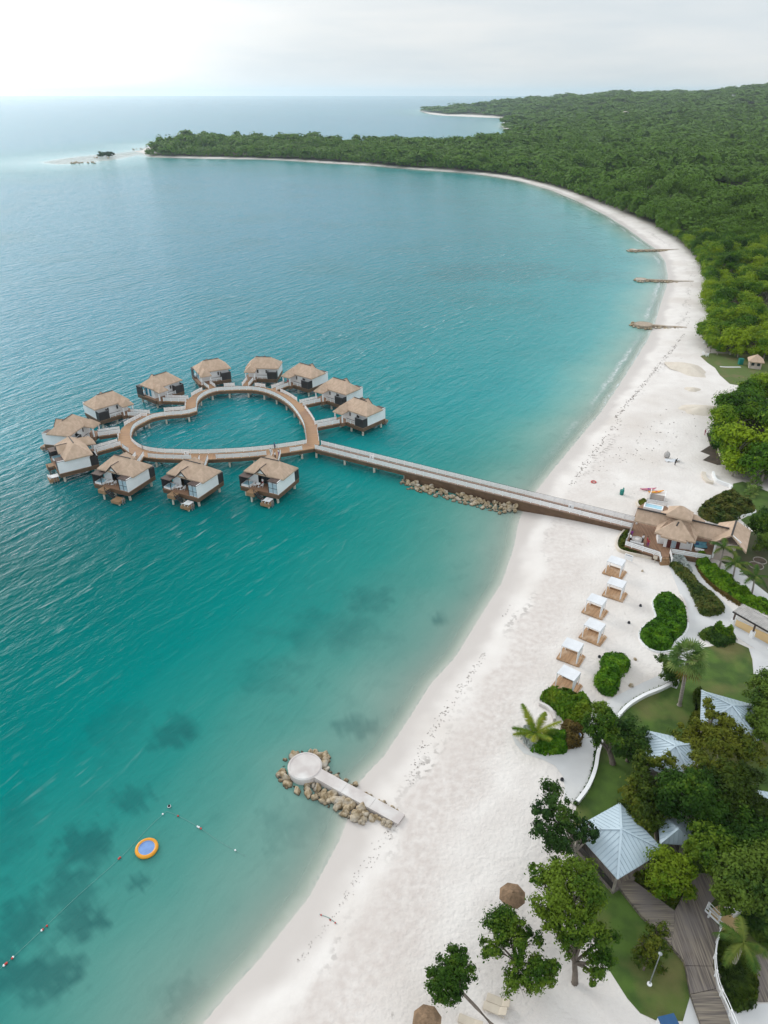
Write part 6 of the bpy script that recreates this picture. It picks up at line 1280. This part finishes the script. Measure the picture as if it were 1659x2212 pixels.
MB().bx(-1.6, 1.6, -1.6, 1.6, 0, 2.3).build('wall', hut_m, t); ensure_up(MB().shell([(-2.1, -2.1, 2.2), (2.1, -2.1, 2.2), (2.1, 2.1, 2.2), (-2.1, 2.1, 2.2), (0, 0, 3.9)], [(0, 1, 4), (1, 2, 4), (2, 3, 4), (3, 0, 4)], .22).build('roof', thatch, t))
for x in (-.75, .75): w_ = MB().bx(x - .4, x + .4, -1.64, -1.61, .95, 1.8).build('window', glass_m, t)
MB().bx(1.61, 1.64, -.4, .4, .95, 1.8).build('window', glass_m, t)
t = thing('teal_cabinet', 'teal upright cabinet left of the guard hut', 'cabinet', G(1205, 1140, 'r')); MB().bx(-.6, .6, -.5, .5, 0, 1.6).build('body', green_m, t); MB().bx(-.65, .65, -.55, .55, 1.6, 1.7).build('top', green_m, t)
for i, (x, y) in enumerate([(912, 975), (918, 1035), (905, 1068), (932, 1078), (1362, 1285), (1395, 1300)]):
    t = thing('white_chair', f'white plastic chair ' + ('highest of four at the corner of the forest', 'second highest of four at the corner of the forest', 'left of the lowest pair at the forest corner', 'right of the lowest pair at the forest corner', 'left of two on the grass clearing', 'right of two on the grass clearing')[i], 'chair', G(x, y, 'r'), i * 1.1, 'white chairs by the forest'); MB().bx(-.35, .35, -.35, .35, .42, .5).build('seat', white, t); MB().bx(-.35, .35, .3, .37, .5, 1.15).build('backrest', white, t); MB().bx(-.33, -.26, -.33, -.26, 0, .42).bx(.26, .33, -.33, -.26, 0, .42).bx(-.33, -.26, .26, .33, 0, .42).bx(.26, .33, .26, .33, 0, .42).build('leg', white, t)
# houses on the far hills
for i, (x, y, c) in enumerate([(1578, 246, wall_m), (1642, 242, blue_roof), (1600, 251, wall_m), (1385, 252, hut_m), (1349, 253.5, hut_m)]):
    p = U(x, y, 20)
    for it in range(6): p = U(x, y, GZ(p.x, p.y) + 9)
    zb = GZ(p.x, p.y); t = thing('hill_house', 'pale house showing above the trees of the far hills, ' + ('largest white one', 'rightmost pale blue one', 'small middle one', 'reddish one', 'leftmost tan one')[i], 'house', (p.x, p.y, zb), random.random(), 'houses on the far hills')
    w = 9 if i != 1 else 15; MB().bx(-w, w, -6, 6, 0, 10.5).build('wall', c, t); ensure_up(MB().shell([(-w - 1, -7, 10.4), (w + 1, -7, 10.4), (w + 1, 7, 10.4), (-w - 1, 7, 10.4), (-w + 4, 0, 13.5), (w - 4, 0, 13.5)], [(0, 1, 5, 4), (2, 3, 4, 5), (1, 2, 5), (3, 0, 4)], .4).build('roof', c if i != 0 else tin_m, t))
# dried seaweed scraps on the sand
V, Fq = [], []
pts_ = []
for x0, y0, x1, y1, n_, sp in [(860, 1765, 640, 2070, 150, 8), (880, 1690, 925, 1590, 60, 7), (925, 1590, 1050, 1400, 120, 6), (1080, 1330, 1125, 1180, 120, 6), (1230, 1045, 1340, 900, 120, 4), (1330, 900, 1480, 720, 260, 2.5), (1480, 710, 1500, 560, 100, 3), (1290, 1000, 1420, 960, 50, 25), (1360, 960, 1500, 900, 40, 30), (1560, 1010, 1640, 990, 60, 14)]:
    for i in range(n_):
        s = random.random(); x = x0 + (x1 - x0) * s + random.gauss(0, sp); y = y0 + (y1 - y0) * s + random.gauss(0, sp * .6); pts_.append((x, y))
pw = np.array([tuple(U(x, y, 1.0)) for x, y in pts_]); pd = sdist(pw[:, 0], pw[:, 1]); keepw = pd > 3.0; pw = pw[keepw]; pw[:, 2] = ground_z(pw[:, 0], pw[:, 1]) + .03
nn_ = unit(np.column_stack([RNG.normal(size=(len(pw), 2)) * .25, np.ones(len(pw))])); V, Fq = leaf_quads(pw, nn_, np.clip(np.hypot(pw[:, 0], pw[:, 1]) / 620, .05, .28)[:, None], .45); o = mesh_np('dried_seaweed', V, Fq, weed_m); tag(o, kind='stuff')

BQ.sort(key=lambda b: -(b[1] / (b[0] - cam.location).length) - (9 if b[3] is None else 0))
for b in BQ[:298]: boulder_now(*b)
rb = MB()
for p, q, lab, g in BQ[298:]:
    me = random.choice(ROCKS); e = Matrix.Rotation(random.random() * 6, 3, 'Z') @ Matrix.Rotation(random.random() * 6, 3, 'X'); rb.add([p + (e @ v.co) * q * .9 for v in me.vertices], [tuple(f.vertices) for f in me.polygons])
tag(rb.build('rubble', rock_m), kind='stuff')
